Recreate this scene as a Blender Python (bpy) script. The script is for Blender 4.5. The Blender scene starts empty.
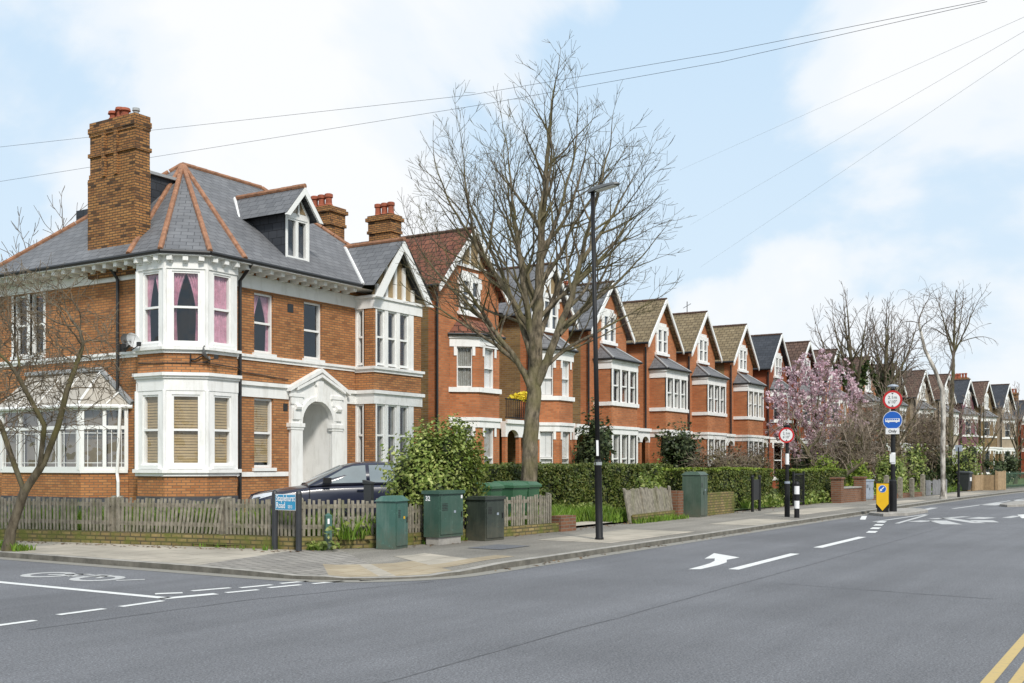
import bpy, math, random
import numpy as np
from mathutils import Matrix, Vector, kdtree, noise as mnoise

random.seed(7)
R = math.radians
col = bpy.context.scene.collection
scene = bpy.context.scene

# ------------------------------------------------------------------ materials
MATS = {}

def new_mat(name):
    m = bpy.data.materials.new(name)
    m.use_nodes = True
    nt = m.node_tree
    b = nt.nodes['Principled BSDF']
    MATS[name] = m
    return m, nt, b

def N(nt, typ, **kw):
    n = nt.nodes.new(typ)
    for k, v in kw.items():
        if k in n.inputs:
            n.inputs[k].default_value = v
        else:
            setattr(n, k, v)
    return n

def mixc(nt, fac, a, b, mode='MIX'):
    n = nt.nodes.new('ShaderNodeMix')
    n.data_type = 'RGBA'; n.blend_type = mode
    for s, v in ((n.inputs[0], fac), (n.inputs[6], a), (n.inputs[7], b)):
        if hasattr(v, 'is_linked') or hasattr(v, 'links'):
            nt.links.new(v, s)
        elif isinstance(v, (int, float)):
            s.default_value = v
        else:
            s.default_value = (*v, 1) if len(v) == 3 else v
    return n.outputs[2]

def ramp(nt, fac, stops):
    n = nt.nodes.new('ShaderNodeValToRGB')
    cr = n.color_ramp
    while len(cr.elements) < len(stops):
        cr.elements.new(0.5)
    for e, (p, c) in zip(cr.elements, stops):
        e.position = p
        e.color = (c, c, c, 1) if isinstance(c, (int, float)) else (*c, 1)
    nt.links.new(fac, n.inputs[0])
    return n.outputs[0]

def bump(nt, b, h, strength=.3, dist=.01):
    n = N(nt, 'ShaderNodeBump', Strength=strength, Distance=dist)
    nt.links.new(h, n.inputs['Height'])
    nt.links.new(n.outputs[0], b.inputs['Normal'])

def noise_tex(nt, scale, detail=4, rough=.6, coord='Object'):
    tc = nt.nodes.new('ShaderNodeTexCoord')
    n = N(nt, 'ShaderNodeTexNoise', Scale=scale, Detail=detail, Roughness=rough)
    nt.links.new(tc.outputs[coord], n.inputs['Vector'])
    return n.outputs[0]

def plain(name, c, rough=.7, var=.18, scale=6, metal=0, spec=.5, bmp=0, streak=0, grime=None, dirt=None):
    m, nt, b = new_mat(name)
    f = noise_tex(nt, scale)
    lo = tuple(x*(1-var) for x in c); hi = tuple(min(1, x*(1+var)) for x in c)
    o = mixc(nt, ramp(nt, f, [(.3, 0.), (.7, 1.)]), lo, hi)
    if grime:
        tc = nt.nodes.new('ShaderNodeTexCoord')
        mp = N(nt, 'ShaderNodeMapping', Scale=(2.2, 2.2, .5))
        nt.links.new(tc.outputs['Object'], mp.inputs[0])
        g = N(nt, 'ShaderNodeTexNoise', Scale=2.0, Detail=6, Roughness=.7)
        nt.links.new(mp.outputs[0], g.inputs['Vector'])
        o = mixc(nt, ramp(nt, g.outputs[0], [(.5, 0.), (.78, .75)]), o, grime)
    if dirt:
        tc = nt.nodes.new('ShaderNodeTexCoord'); sp = nt.nodes.new('ShaderNodeSeparateXYZ'); nt.links.new(tc.outputs['Object'], sp.inputs[0])
        g = N(nt, 'ShaderNodeTexNoise', Scale=7., Detail=6, Roughness=.7); nt.links.new(tc.outputs['Object'], g.inputs['Vector'])
        ma = N(nt, 'ShaderNodeMath', operation='MULTIPLY_ADD'); nt.links.new(g.outputs[0], ma.inputs[0]); ma.inputs[1].default_value = .9; nt.links.new(sp.outputs[2], ma.inputs[2])
        o = mixc(nt, ramp(nt, ma.outputs[0], [(.42, .8), (.85, 0.)]), o, dirt)
        v = N(nt, 'ShaderNodeTexNoise', Scale=14., Detail=8, Roughness=.8); nt.links.new(tc.outputs['Object'], v.inputs['Vector'])
        o = mixc(nt, ramp(nt, v.outputs[0], [(.60, 0.), (.66, .7)]), o, tuple(min(1, x*2.2+.05) for x in c))
    nt.links.new(o, b.inputs['Base Color'])
    b.inputs['Roughness'].default_value = rough
    b.inputs['Metallic'].default_value = metal
    b.inputs['Specular IOR Level'].default_value = spec
    if bmp:
        bump(nt, b, noise_tex(nt, scale*8), bmp, .01)
    return m

def uvnode(nt):
    n = nt.nodes.new('ShaderNodeUVMap'); n.uv_map = 'UVMap'
    return n.outputs[0]

def brick(name, c1, c2, mortar, bw=.225, bh=.075, ms=.011, dark=None, rough=.9, soot=(.09, .06, .05), sootamt=.45, bias=0., smooth=.2, bs=.5, moss=None, mossr=(.55, .75), dk=(.45, .6)):
    m, nt, b = new_mat(name)
    uv = uvnode(nt)
    # wobble
    br = N(nt, 'ShaderNodeTexBrick', Scale=1.0, **{'Mortar Size': ms, 'Mortar Smooth': smooth, 'Bias': bias, 'Brick Width': bw, 'Row Height': bh})
    nt.links.new(uv, br.inputs['Vector'])
    br.inputs['Color1'].default_value = (*c1, 1)
    br.inputs['Color2'].default_value = (*c2, 1)
    br.inputs['Mortar'].default_value = (*mortar, 1)
    o = br.outputs[0]
    # individual dark bricks
    if dark:
        br2 = N(nt, 'ShaderNodeTexBrick', Scale=1.0, **{'Mortar Size': 0., 'Bias': -.55, 'Brick Width': bw, 'Row Height': bh})
        nt.links.new(uv, br2.inputs['Vector'])
        br2.inputs['Color1'].default_value = (0, 0, 0, 1); br2.inputs['Color2'].default_value = (1, 1, 1, 1); br2.inputs['Mortar'].default_value = (0, 0, 0, 1)
        f2 = ramp(nt, br2.outputs[0], [(dk[0], 0.), (dk[1], .85)])
        o2 = mixc(nt, f2, o, dark)
        o = mixc(nt, br.outputs['Fac'], o2, mortar)
    # broad mottling
    tc = nt.nodes.new('ShaderNodeTexCoord')
    n1 = N(nt, 'ShaderNodeTexNoise', Scale=.9, Detail=6, Roughness=.65)
    nt.links.new(tc.outputs['Object'], n1.inputs['Vector'])
    o = mixc(nt, ramp(nt, n1.outputs[0], [(.3, .62), (.72, 1.15)]), (0, 0, 0), o, 'MIX') if False else mixc(nt, 1.0, o, ramp(nt, n1.outputs[0], [(.3, .72), (.7, 1.1)]), 'MULTIPLY')
    n2 = N(nt, 'ShaderNodeTexNoise', Scale=2.3, Detail=7, Roughness=.7)
    nt.links.new(tc.outputs['Object'], n2.inputs['Vector'])
    o = mixc(nt, ramp(nt, n2.outputs[0], [(.55, 0.), (.8, sootamt)]), o, soot)
    if moss:
        n3 = N(nt, 'ShaderNodeTexNoise', Scale=3.1, Detail=7, Roughness=.7)
        nt.links.new(tc.outputs['Object'], n3.inputs['Vector'])
        o = mixc(nt, ramp(nt, n3.outputs[0], [(mossr[0], 0.), (mossr[1], .9)]), o, moss)
    nt.links.new(o, b.inputs['Base Color'])
    b.inputs['Roughness'].default_value = rough
    b.inputs['Specular IOR Level'].default_value = .25
    inv = nt.nodes.new('ShaderNodeInvert'); nt.links.new(br.outputs['Fac'], inv.inputs['Color'])
    bump(nt, b, inv.outputs[0], bs, .008)
    return m

ORANGE = brick('orange_brick', (.54, .245, .095), (.38, .15, .058), (.21, .135, .08), bw=.215, bh=.068, ms=.011, dark=(.17, .075, .038), dk=(.38, .52))
RED = brick('red_brick', (.56, .205, .085), (.42, .145, .06), (.36, .22, .13), ms=.008, dark=(.2, .05, .025), sootamt=.35)
RED2 = brick('deep_red_brick', (.36, .085, .035), (.25, .06, .025), (.25, .13, .08), ms=.008, dark=(.15, .04, .025))
STOCK = brick('yellow_stock_brick', (.30, .195, .075), (.20, .12, .05), (.24, .2, .14), dark=(.06, .04, .025), sootamt=.7)
CHIMB = brick('chimney_brick', (.47, .235, .085), (.29, .125, .048), (.09, .065, .042), bw=.215, bh=.068, dark=(.05, .034, .025), sootamt=.8, ms=.012, dk=(.26, .42))
GARDENB = brick('mossy_wall_brick', (.33, .25, .11), (.22, .16, .07), (.10, .085, .05), dark=(.1, .07, .03), moss=(.12, .135, .03), mossr=(.42, .62), sootamt=.75, ms=.014)
PIERB = brick('brown_wall_brick', (.24, .11, .06), (.17, .075, .045), (.2, .16, .12), dark=(.08, .04, .03))
SLATE = brick('grey_slate', (.20, .203, .213), (.155, .158, .168), (.07, .072, .078), bw=.32, bh=.21, ms=.008, smooth=0., soot=(.14, .14, .135), sootamt=.5, rough=.62, bs=.6)
SLATED = brick('dark_slate', (.065, .07, .082), (.045, .05, .06), (.02, .022, .026), bw=.32, bh=.21, ms=.008, smooth=0., soot=(.1, .1, .1), sootamt=.4, rough=.6, bs=.6)
TILER = brick('red_brown_tile', (.26, .105, .065), (.17, .07, .05), (.035, .02, .016), bw=.3, bh=.27, ms=.02, smooth=.3, soot=(.17, .14, .1), sootamt=.6, rough=.85, bs=1.0, moss=(.16, .15, .08), mossr=(.62, .85))
TILEB = brick('brown_tile', (.16, .10, .075), (.11, .07, .055), (.035, .02, .016), bw=.3, bh=.27, ms=.02, smooth=.3, soot=(.13, .11, .09), sootamt=.6, rough=.85, bs=1.0)
TILEY = brick('lichen_tile', (.31, .245, .15), (.21, .16, .095), (.06, .045, .03), bw=.3, bh=.2, ms=.014, smooth=.2, soot=(.25, .2, .11), sootamt=.7, rough=.85, bs=1.0, moss=(.09, .075, .055), mossr=(.5, .78))
WHITE = plain('white_stucco', (.84, .835, .815), .6, .04, 3, grime=(.56, .545, .50), bmp=.06)
WHITEP = plain('white_paint', (.82, .82, .80), .4, .03, 5)
CREAM = plain('cream_render', (.36, .29, .21), .7, .15, 2, grime=(.25, .2, .15))
PURPLE = plain('maroon_render', (.17, .065, .085), .7, .08, 2)
TERRA = plain('terracotta', (.30, .145, .08), .8, .35, 7, bmp=.3)
POTRED = plain('red_clay', (.30, .08, .04), .8, .3, 6)
GUTTER = plain('black_iron', (.02, .02, .021), .45, .2, 6)
WIRE = plain('faded_cable', (.5, .52, .54), .6, .1, 4)
BLACKP = plain('black_paint', (.012, .012, .013), .5, .2, 4, spec=.3)
LEAD = plain('lead_grey', (.32, .33, .335), .6, .2, 4)
LEADD = plain('bitumen_plinth', (.06, .062, .07), .8, .25, 4)
TIMBER = plain('weathered_timber', (.235, .21, .165), .9, .4, 9, bmp=.3, grime=(.13, .14, .05))
TIMBERN = plain('pale_timber', (.36, .25, .14), .8, .2, 6, bmp=.2)
TAN = plain('tan_pebbledash', (.33, .24, .13), .9, .25, 25)
CBLIND = plain('conservatory_blind', (.30, .25, .19), .8, .12, 5)
BLIND = plain('tan_blind', (.42, .31, .16), .8, .12, 5)
NET = plain('net_curtain', (.36, .36, .33), .9, .12, 4)
PLASTER = plain('room_plaster', (.16, .155, .15), .9, .1, 2)
PINK = plain('pink_curtain', (.62, .34, .43), .9, .25, 8)
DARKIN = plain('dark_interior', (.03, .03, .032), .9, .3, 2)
DARKDOOR = plain('dark_door', (.03, .035, .03), .5, .2, 3)
TEAL = plain('teal_cabinet_paint', (.045, .118, .096), .55, .14, 3, grime=(.15, .21, .18), bmp=.05, dirt=(.09, .10, .07))
GREENC = plain('green_cabinet_paint', (.036, .085, .062), .55, .16, 3, grime=(.09, .13, .1), bmp=.05, dirt=(.08, .09, .06))
TGREENC = plain('grey_green_cabinet_paint', (.05, .085, .06), .5, .2, 3, grime=(.1, .13, .1), bmp=.05, dirt=(.1, .1, .07))
DGREENC = plain('dark_green_cabinet_paint', (.028, .038, .03), .55, .2, 3, grime=(.07, .085, .065), bmp=.05, dirt=(.09, .085, .06))
BINGREEN = plain('bin_green', (.035, .11, .05), .5, .15, 4)
BINDARK = plain('bin_grey', (.03, .033, .036), .5, .15, 4)
GREYC = plain('grey_cabinet_paint', (.30, .34, .40), .5, .1, 3)
CONC = plain('concrete', (.33, .31, .28), .9, .2, 5, bmp=.15, grime=(.2, .19, .16))
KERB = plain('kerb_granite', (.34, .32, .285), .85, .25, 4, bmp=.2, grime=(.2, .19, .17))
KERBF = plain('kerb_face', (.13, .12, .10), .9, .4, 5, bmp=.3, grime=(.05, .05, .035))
SIGNRED = plain('sign_red', (.55, .02, .02), .4, .05, 4)
SIGNBLUE = plain('sign_blue', (.01, .11, .48), .4, .05, 4)
PLATEBLUE = plain('nameplate_blue', (.03, .27, .48), .45, .06, 4)
SIGNWHITE = plain('sign_white', (.80, .80, .80), .4, .03, 4)
SIGNBLACK = plain('sign_black', (.012, .012, .012), .5, .1, 4)
YELLOW = plain('bollard_yellow', (.78, .46, .01), .4, .06, 4)
CARPAINT = None
CHROME = plain('chrome', (.6, .6, .6), .2, .05, 4, metal=1)
TYRE = plain('tyre_rubber', (.02, .02, .02), .8, .1, 10)
ALU = plain('alloy', (.4, .4, .42), .35, .1, 5, metal=.8)
GREYLAMP = plain('lamp_grey', (.12, .125, .13), .5, .1, 5)
DISHG = plain('dish_grey', (.16, .165, .17), .5, .1, 5)
DISHW = plain('dish_white', (.55, .56, .56), .5, .08, 5)
FLOWERY = plain('yellow_flower', (.7, .55, .03), .7, .2, 9)

def bark(name, c1, c2, green=None, scale=7):
    m, nt, b = new_mat(name)
    tc = nt.nodes.new('ShaderNodeTexCoord')
    mp = N(nt, 'ShaderNodeMapping', Scale=(1, 1, .35)); nt.links.new(tc.outputs['Object'], mp.inputs[0])
    n = N(nt, 'ShaderNodeTexNoise', Scale=scale, Detail=8, Roughness=.7); nt.links.new(mp.outputs[0], n.inputs['Vector'])
    o = mixc(nt, ramp(nt, n.outputs[0], [(.38, 0.), (.62, 1.)]), c1, c2)
    if green:
        n2 = N(nt, 'ShaderNodeTexNoise', Scale=1.6, Detail=5); nt.links.new(tc.outputs['Object'], n2.inputs['Vector'])
        o = mixc(nt, ramp(nt, n2.outputs[0], [(.45, 0.), (.65, .7)]), o, green)
    nt.links.new(o, b.inputs['Base Color']); b.inputs['Roughness'].default_value = .9
    b.inputs['Specular IOR Level'].default_value = .2
    bump(nt, b, n.outputs[0], .7, .03)
    return m
BARK = bark('grey_bark', (.06, .05, .036), (.25, .205, .145), (.15, .135, .06), scale=11)
BARKS = bark('brown_bark', (.065, .052, .036), (.16, .135, .095), (.12, .11, .035))
BIRCH = bark('birch_bark', (.13, .11, .09), (.66, .62, .56), scale=4)
TWIGB = plain('brown_twig', (.25, .195, .15), .9, .3, 2)
TWIGM = plain('mid_twig', (.135, .105, .068), .9, .3, 2)
TWIGD = plain('dark_twig', (.135, .108, .088), .9, .3, 2)

def leaf(name, c1, c2, c3, trans=.25):
    m, nt, b = new_mat(name)
    geo = nt.nodes.new('ShaderNodeNewGeometry')
    o = ramp(nt, geo.outputs['Random Per Island'], [(0., c1), (.55, c2), (1., c3)])
    f = noise_tex(nt, 2.2, 4)
    o = mixc(nt, 1., o, ramp(nt, f, [(.32, .55), (.68, 1.25)]), 'MULTIPLY')
    nt.links.new(o, b.inputs['Base Color'])
    b.inputs['Roughness'].default_value = .5
    b.inputs['Specular IOR Level'].default_value = .35
    t = nt.nodes.new('ShaderNodeBsdfTranslucent'); nt.links.new(o, t.inputs[0])
    ms = nt.nodes.new('ShaderNodeMixShader'); ms.inputs[0].default_value = trans
    nt.links.new(b.outputs[0], ms.inputs[1]); nt.links.new(t.outputs[0], ms.inputs[2])
    nt.links.new(ms.outputs[0], nt.nodes['Material Output'].inputs[0])
    return m
HEDGE = leaf('hedge_leaf', (.065, .10, .02), (.12, .16, .032), (.22, .22, .06))
HEDGEL = leaf('lime_leaf', (.13, .2, .02), (.2, .28, .03), (.3, .34, .05))
SHRUB = leaf('shrub_leaf', (.11, .17, .03), (.24, .31, .065), (.44, .47, .16))
HOLLY = leaf('dark_leaf', (.03, .055, .02), (.07, .10, .035), (.13, .155, .065))
IVY = leaf('ivy_leaf', (.035, .065, .018), (.07, .115, .03), (.12, .155, .05))
GRASS = leaf('grass_blade', (.09, .18, .02), (.17, .28, .03), (.27, .36, .07))
PETAL = leaf('pink_petal', (.55, .34, .40), (.74, .54, .60), (.86, .74, .77), .3)
BROWNL = leaf('brown_leaf', (.12, .09, .05), (.17, .125, .07), (.15, .15, .06))
DEADL = leaf('tan_leaf', (.16, .1, .05), (.22, .14, .08), (.28, .19, .11))

def glass_mat(name, tint=.94, f0=.02):
    m, nt, b = new_mat(name)
    nt.nodes.remove(b)
    tr = nt.nodes.new('ShaderNodeBsdfTransparent'); tr.inputs[0].default_value = (tint, tint, tint*1.0, 1)
    gl = nt.nodes.new('ShaderNodeBsdfGlossy'); gl.inputs['Roughness'].default_value = .02
    gl.inputs[0].default_value = (.9, .95, 1, 1)
    lw = nt.nodes.new('ShaderNodeLayerWeight'); lw.inputs[0].default_value = .5
    pw = N(nt, 'ShaderNodeMath', operation='POWER'); nt.links.new(lw.outputs['Facing'], pw.inputs[0]); pw.inputs[1].default_value = 4.
    # uneven old glass
    tc = nt.nodes.new('ShaderNodeTexCoord')
    n = N(nt, 'ShaderNodeTexNoise', Scale=1.3, Detail=2); nt.links.new(tc.outputs['Object'], n.inputs['Vector'])
    bp = N(nt, 'ShaderNodeBump', Strength=.12, Distance=.2); nt.links.new(n.outputs[0], bp.inputs['Height'])
    nt.links.new(bp.outputs[0], gl.inputs['Normal'])
    ma = N(nt, 'ShaderNodeMath', operation='MULTIPLY_ADD'); nt.links.new(pw.outputs[0], ma.inputs[0]); ma.inputs[1].default_value = .9; ma.inputs[2].default_value = .05+f0
    ms = nt.nodes.new('ShaderNodeMixShader')
    nt.links.new(ma.outputs[0], ms.inputs[0]); nt.links.new(tr.outputs[0], ms.inputs[1]); nt.links.new(gl.outputs[0], ms.inputs[2])
    nt.links.new(ms.outputs[0], nt.nodes['Material Output'].inputs[0])
    return m
GLASS = glass_mat('window_glass')
CONSGLASS = glass_mat('conservatory_glass', .8, .08)
CARGLASS = glass_mat('car_glass', .35, .10)
POLY = plain('polycarbonate_roof', (.42, .385, .33), .4, .1, 3)

def car_paint():
    m, nt, b = new_mat('navy_car_paint')
    b.inputs['Base Color'].default_value = (.012, .015, .034, 1)
    b.inputs['Roughness'].default_value = .3
    b.inputs['Coat Weight'].default_value = .35; b.inputs['Coat Roughness'].default_value = .06
    return m
CARPAINT = car_paint()
def lamp_glass():
    m, nt, b = new_mat('headlight_glass')
    b.inputs['Base Color'].default_value = (.55, .57, .6, 1); b.inputs['Roughness'].default_value = .12
    return m
HEADL = lamp_glass()

def asphalt(name, c, speck=.5, patch=.14, warm=(1, 1, 1)):
    m, nt, b = new_mat(name)
    n1 = noise_tex(nt, 55, 3, .8)
    n2 = noise_tex(nt, .35, 5, .6)
    tc = nt.nodes.new('ShaderNodeTexCoord')
    mp = N(nt, 'ShaderNodeMapping', Scale=(.05, .9, 1)); nt.links.new(tc.outputs['Object'], mp.inputs[0])
    n3 = N(nt, 'ShaderNodeTexNoise', Scale=1.2, Detail=5, Roughness=.6); nt.links.new(mp.outputs[0], n3.inputs['Vector'])
    v = N(nt, 'ShaderNodeTexVoronoi', Scale=90.); nt.links.new(tc.outputs['Object'], v.inputs['Vector'])
    o = mixc(nt, 1., c, ramp(nt, n1, [(.25, 1-speck), (.5, 1.), (.78, 1+speck*1.5)]), 'MULTIPLY')
    o = mixc(nt, .5, o, mixc(nt, 1., o, ramp(nt, v.outputs[1], [(0., .45), (1., 1.6)]), 'MULTIPLY'))
    o = mixc(nt, 1., o, ramp(nt, n2, [(.3, 1-patch), (.7, 1+patch)]), 'MULTIPLY')
    o = mixc(nt, 1., o, ramp(nt, n3.outputs[0], [(.3, 1-patch), (.7, 1+patch)]), 'MULTIPLY')
    nt.links.new(o, b.inputs['Base Color']); b.inputs['Roughness'].default_value = .85
    b.inputs['Specular IOR Level'].default_value = .3
    bump(nt, b, n1, .5, .01)
    return m
ROAD = asphalt('road_asphalt', (.146, .148, .157), .6)
PAVE_A = asphalt('pavement_asphalt', (.225, .208, .18), .3, .22)
GARDENG = plain('garden_earth', (.10, .145, .035), .95, .4, 1.5, bmp=.3)
GROUND = plain('open_ground', (.13, .14, .07), .95, .3, .2)
def worn(name, c, hole=.5):
    m, nt, b = new_mat(name)
    n = noise_tex(nt, 14, 9, .8)
    o = mixc(nt, ramp(nt, n, [(.52, 0.), (.70, hole)]), c, (.17, .17, .18))
    nt.links.new(o, b.inputs['Base Color']); b.inputs['Roughness'].default_value = .7
    return m
LINEW = worn('white_road_paint', (.72, .72, .70), .7)
LINEF = worn('faded_road_paint', (.5, .5, .49), .85)
LINEY = worn('yellow_road_paint', (.52, .38, .15), .6)
GUTTERC = worn('gutter_stain', (.26, .245, .21), .6)
PAVE_S = brick('paving_flag', (.47, .42, .345), (.41, .37, .305), (.26, .235, .195), bw=.9, bh=.62, ms=.012, soot=(.2, .19, .17), sootamt=.55, bs=.25)
PAVE_B = brick('block_paving', (.34, .315, .28), (.28, .26, .235), (.13, .12, .105), bw=.2, bh=.2, ms=.012, soot=(.16, .15, .14), bs=.4)
TACT = brick('buff_tactile', (.43, .36, .255), (.38, .315, .22), (.3, .22, .13), bw=.4, bh=.4, ms=.01, soot=(.25, .2, .14), sootamt=.6, bs=.3)

# ------------------------------------------------------------------ geometry
def fr(x, y, a=0., z=0.):
    return Matrix.Translation((x, y, z)) @ Matrix.Rotation(R(a), 4, 'Z')

class MB:
    def __init__(s, M=None, org=None):
        s.v = []; s.f = []; s.M = M or Matrix.Identity(4); s.o = Vector(org or ORG)
        s.mi = []; s.cur = 0
    def at(s, M):
        s.M = M; return s
    def add(s, pts, faces):
        b = len(s.v)
        for p in pts:
            q = s.M @ Vector(p) - s.o
            s.v.append((q.x, q.y, q.z))
        for f in faces:
            s.f.append(tuple(b+i for i in f)); s.mi.append(s.cur)
        return s
    def poly(s, pts):
        return s.add(pts, [tuple(range(len(pts)))])
    def box(s, x0, x1, y0, y1, z0, z1):
        p = [(x0,y0,z0),(x1,y0,z0),(x1,y1,z0),(x0,y1,z0),(x0,y0,z1),(x1,y0,z1),(x1,y1,z1),(x0,y1,z1)]
        return s.add(p, [(0,3,2,1),(4,5,6,7),(0,1,5,4),(1,2,6,5),(2,3,7,6),(3,0,4,7)])
    def prism(s, pl, z0, z1, z1f=None):
        n = len(pl)
        p = [(x,y,z0) for x,y in pl]+[(x,y,z1) for x,y in pl]
        f = [tuple(range(n-1,-1,-1)), tuple(range(n,2*n))]+[(i,(i+1)%n,n+(i+1)%n,n+i) for i in range(n)]
        return s.add(p, f)
    def xz(s, pl, y0, y1):          # outline in the facade plane, extruded in depth
        n = len(pl)
        p = [(x,y0,z) for x,z in pl]+[(x,y1,z) for x,z in pl]
        f = [tuple(range(n)), tuple(range(2*n-1,n-1,-1))]+[(i,n+i,n+(i+1)%n,(i+1)%n) for i in range(n)]
        return s.add(p, f)
    def tube(s, pts, r, n=6, caps=True):
        pts = [Vector(p) for p in pts]
        if not isinstance(r, (list, tuple)): r = [r]*len(pts)
        ring = []
        P = []
        up0 = None
        for i, p in enumerate(pts):
            d = (pts[min(i+1,len(pts)-1)]-pts[max(i-1,0)])
            if d.length < 1e-9: d = Vector((0,0,1))
            d.normalize()
            if up0 is None:
                a = Vector((0,0,1)) if abs(d.z) < .9 else Vector((1,0,0))
                u = d.cross(a).normalized()
            else:
                u = (up0 - d*up0.dot(d))
                u = u.normalized() if u.length > 1e-6 else d.orthogonal().normalized()
            up0 = u
            w = d.cross(u)
            for k in range(n):
                an = 2*math.pi*k/n
                P.append(p + (u*math.cos(an)+w*math.sin(an))*r[i])
        F = []
        for i in range(len(pts)-1):
            for k in range(n):
                a = i*n+k; b = i*n+(k+1)%n
                F.append((a, b, b+n, a+n))
        if caps:
            F.append(tuple(range(n-1,-1,-1))); F.append(tuple((len(pts)-1)*n+k for k in range(n)))
        return s.add(P, F)
    def lathe(s, prof, n=16, cx=0, cy=0):   # prof: (radius, z)
        P = []
        for r_, z in prof:
            for k in range(n):
                a = 2*math.pi*k/n
                P.append((cx+r_*math.cos(a), cy+r_*math.sin(a), z))
        F = []
        for i in range(len(prof)-1):
            for k in range(n):
                a = i*n+k; b = i*n+(k+1)%n
                F.append((a,b,b+n,a+n))
        F.append(tuple(range(n-1,-1,-1))); F.append(tuple((len(prof)-1)*n+k for k in range(n)))
        return s.add(P, F)
    def disc(s, cx, cz, r, y, n=24, r_in=0):
        if r_in:
            P = []
            for k in range(n):
                a = 2*math.pi*k/n
                P += [(cx+r*math.cos(a), y, cz+r*math.sin(a)), (cx+r_in*math.cos(a), y, cz+r_in*math.sin(a))]
            return s.add(P, [(2*k, 2*((k+1)%n), 2*((k+1)%n)+1, 2*k+1) for k in range(n)])
        return s.poly([(cx+r*math.cos(2*math.pi*k/n), y, cz+r*math.sin(2*math.pi*k/n)) for k in range(n)])
    def wall(s, x0, x1, z0, z1, holes=(), depth=.1, y=0.):
        xs = sorted({x0, x1, *[h[0] for h in holes], *[h[1] for h in holes]})
        zs = sorted({z0, z1, *[h[2] for h in holes], *[h[3] for h in holes]})
        for i in range(len(xs)-1):
            for j in range(len(zs)-1):
                cx = (xs[i]+xs[i+1])/2; cz = (zs[j]+zs[j+1])/2
                if any(h[0] < cx < h[1] and h[2] < cz < h[3] for h in holes): continue
                s.poly([(xs[i],y,zs[j]),(xs[i+1],y,zs[j]),(xs[i+1],y,zs[j+1]),(xs[i],y,zs[j+1])])
        for h in holes:
            if depth:
                a, b, c, d = h[:4]
                s.poly([(a,y,c),(a,y,d),(a,y+depth,d),(a,y+depth,c)]).poly([(b,y,c),(b,y+depth,c),(b,y+depth,d),(b,y,d)])
                s.poly([(a,y,d),(b,y,d),(b,y+depth,d),(a,y+depth,d)]).poly([(a,y,c),(a,y+depth,c),(b,y+depth,c),(b,y,c)])
        return s
    def build(s, name, mat, parent=None, smooth=False):
        if not s.f: return None
        me = bpy.data.meshes.new(name)
        me.from_pydata(s.v, [], s.f)
        mats = mat if isinstance(mat, (list, tuple)) else [mat]
        for m in mats: me.materials.append(m)
        if len(mats) > 1: me.polygons.foreach_set('material_index', s.mi)
        nv = len(me.vertices)
        co = np.empty(nv*3); me.vertices.foreach_get('co', co); co = co.reshape(-1, 3)
        npoly = len(me.polygons)
        nr = np.empty(npoly*3); me.polygons.foreach_get('normal', nr); nr = nr.reshape(-1, 3)
        tot = np.empty(npoly, dtype=np.int32); me.polygons.foreach_get('loop_total', tot)
        li = np.empty(len(me.loops), dtype=np.int32); me.loops.foreach_get('vertex_index', li)
        ln = np.repeat(nr, tot, axis=0); lc = co[li]
        t = np.stack([-ln[:,1], ln[:,0], np.zeros(len(ln))], 1)
        flat = np.abs(ln[:,2]) > .93
        L = np.linalg.norm(t, axis=1); L[L < 1e-6] = 1
        t /= L[:,None]
        b = np.cross(ln, t)
        t[flat] = (1,0,0); b[flat] = (0,1,0)
        uv = np.stack([(lc*t).sum(1), (lc*b).sum(1)], 1)
        me.uv_layers.new(name='UVMap').data.foreach_set('uv', uv.ravel())
        if smooth: me.polygons.foreach_set('use_smooth', [True]*npoly)
        me.update()
        o = bpy.data.objects.new(name, me)
        col.objects.link(o)
        if parent: o.parent = parent
        else: o.location = s.o
        return o

ORG = (0, 0, 0)
def tag(o, label=None, cat=None, group=None, kind=None):
    for k, v in (('label', label), ('category', cat), ('group', group), ('kind', kind)):
        if v: o[k] = v
    return o
def thing(name, label, cat, loc=(0,0,0), rz=0., group=None):
    o = bpy.data.objects.new(name, None); col.objects.link(o)
    o.location = loc; o.rotation_euler = (0,0,R(rz)); o.empty_display_size = .3
    return tag(o, label, cat, group)
def solo(o, label, cat, group=None):
    return tag(o, label, cat, group)
def text(s, size, M, mat, name, parent, org=(0,0,0), ax='LEFT', bold=0., xs=1.):
    cu = bpy.data.curves.new(name, 'FONT'); cu.body = s; cu.size = size; cu.align_x = ax
    cu.offset = bold; cu.resolution_u = 3
    t = bpy.data.objects.new(name, cu); col.objects.link(t)
    bpy.context.view_layer.update()
    me = bpy.data.meshes.new_from_object(t)
    bpy.data.objects.remove(t)
    X = Matrix.Translation(-Vector(org)) @ M @ Matrix.Rotation(R(90), 4, 'X') @ Matrix.Diagonal((xs,1,1,1))
    me.transform(X); me.materials.clear(); me.materials.append(mat)
    o = bpy.data.objects.new(name, me); col.objects.link(o); o.parent = parent
    return o

def bend(s):
    return -.0009*max(0., s-38)**2
def bound(s):
    return 11.75+bend(s)-.85*min(1, max(0, (s-38)/15))

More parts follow.
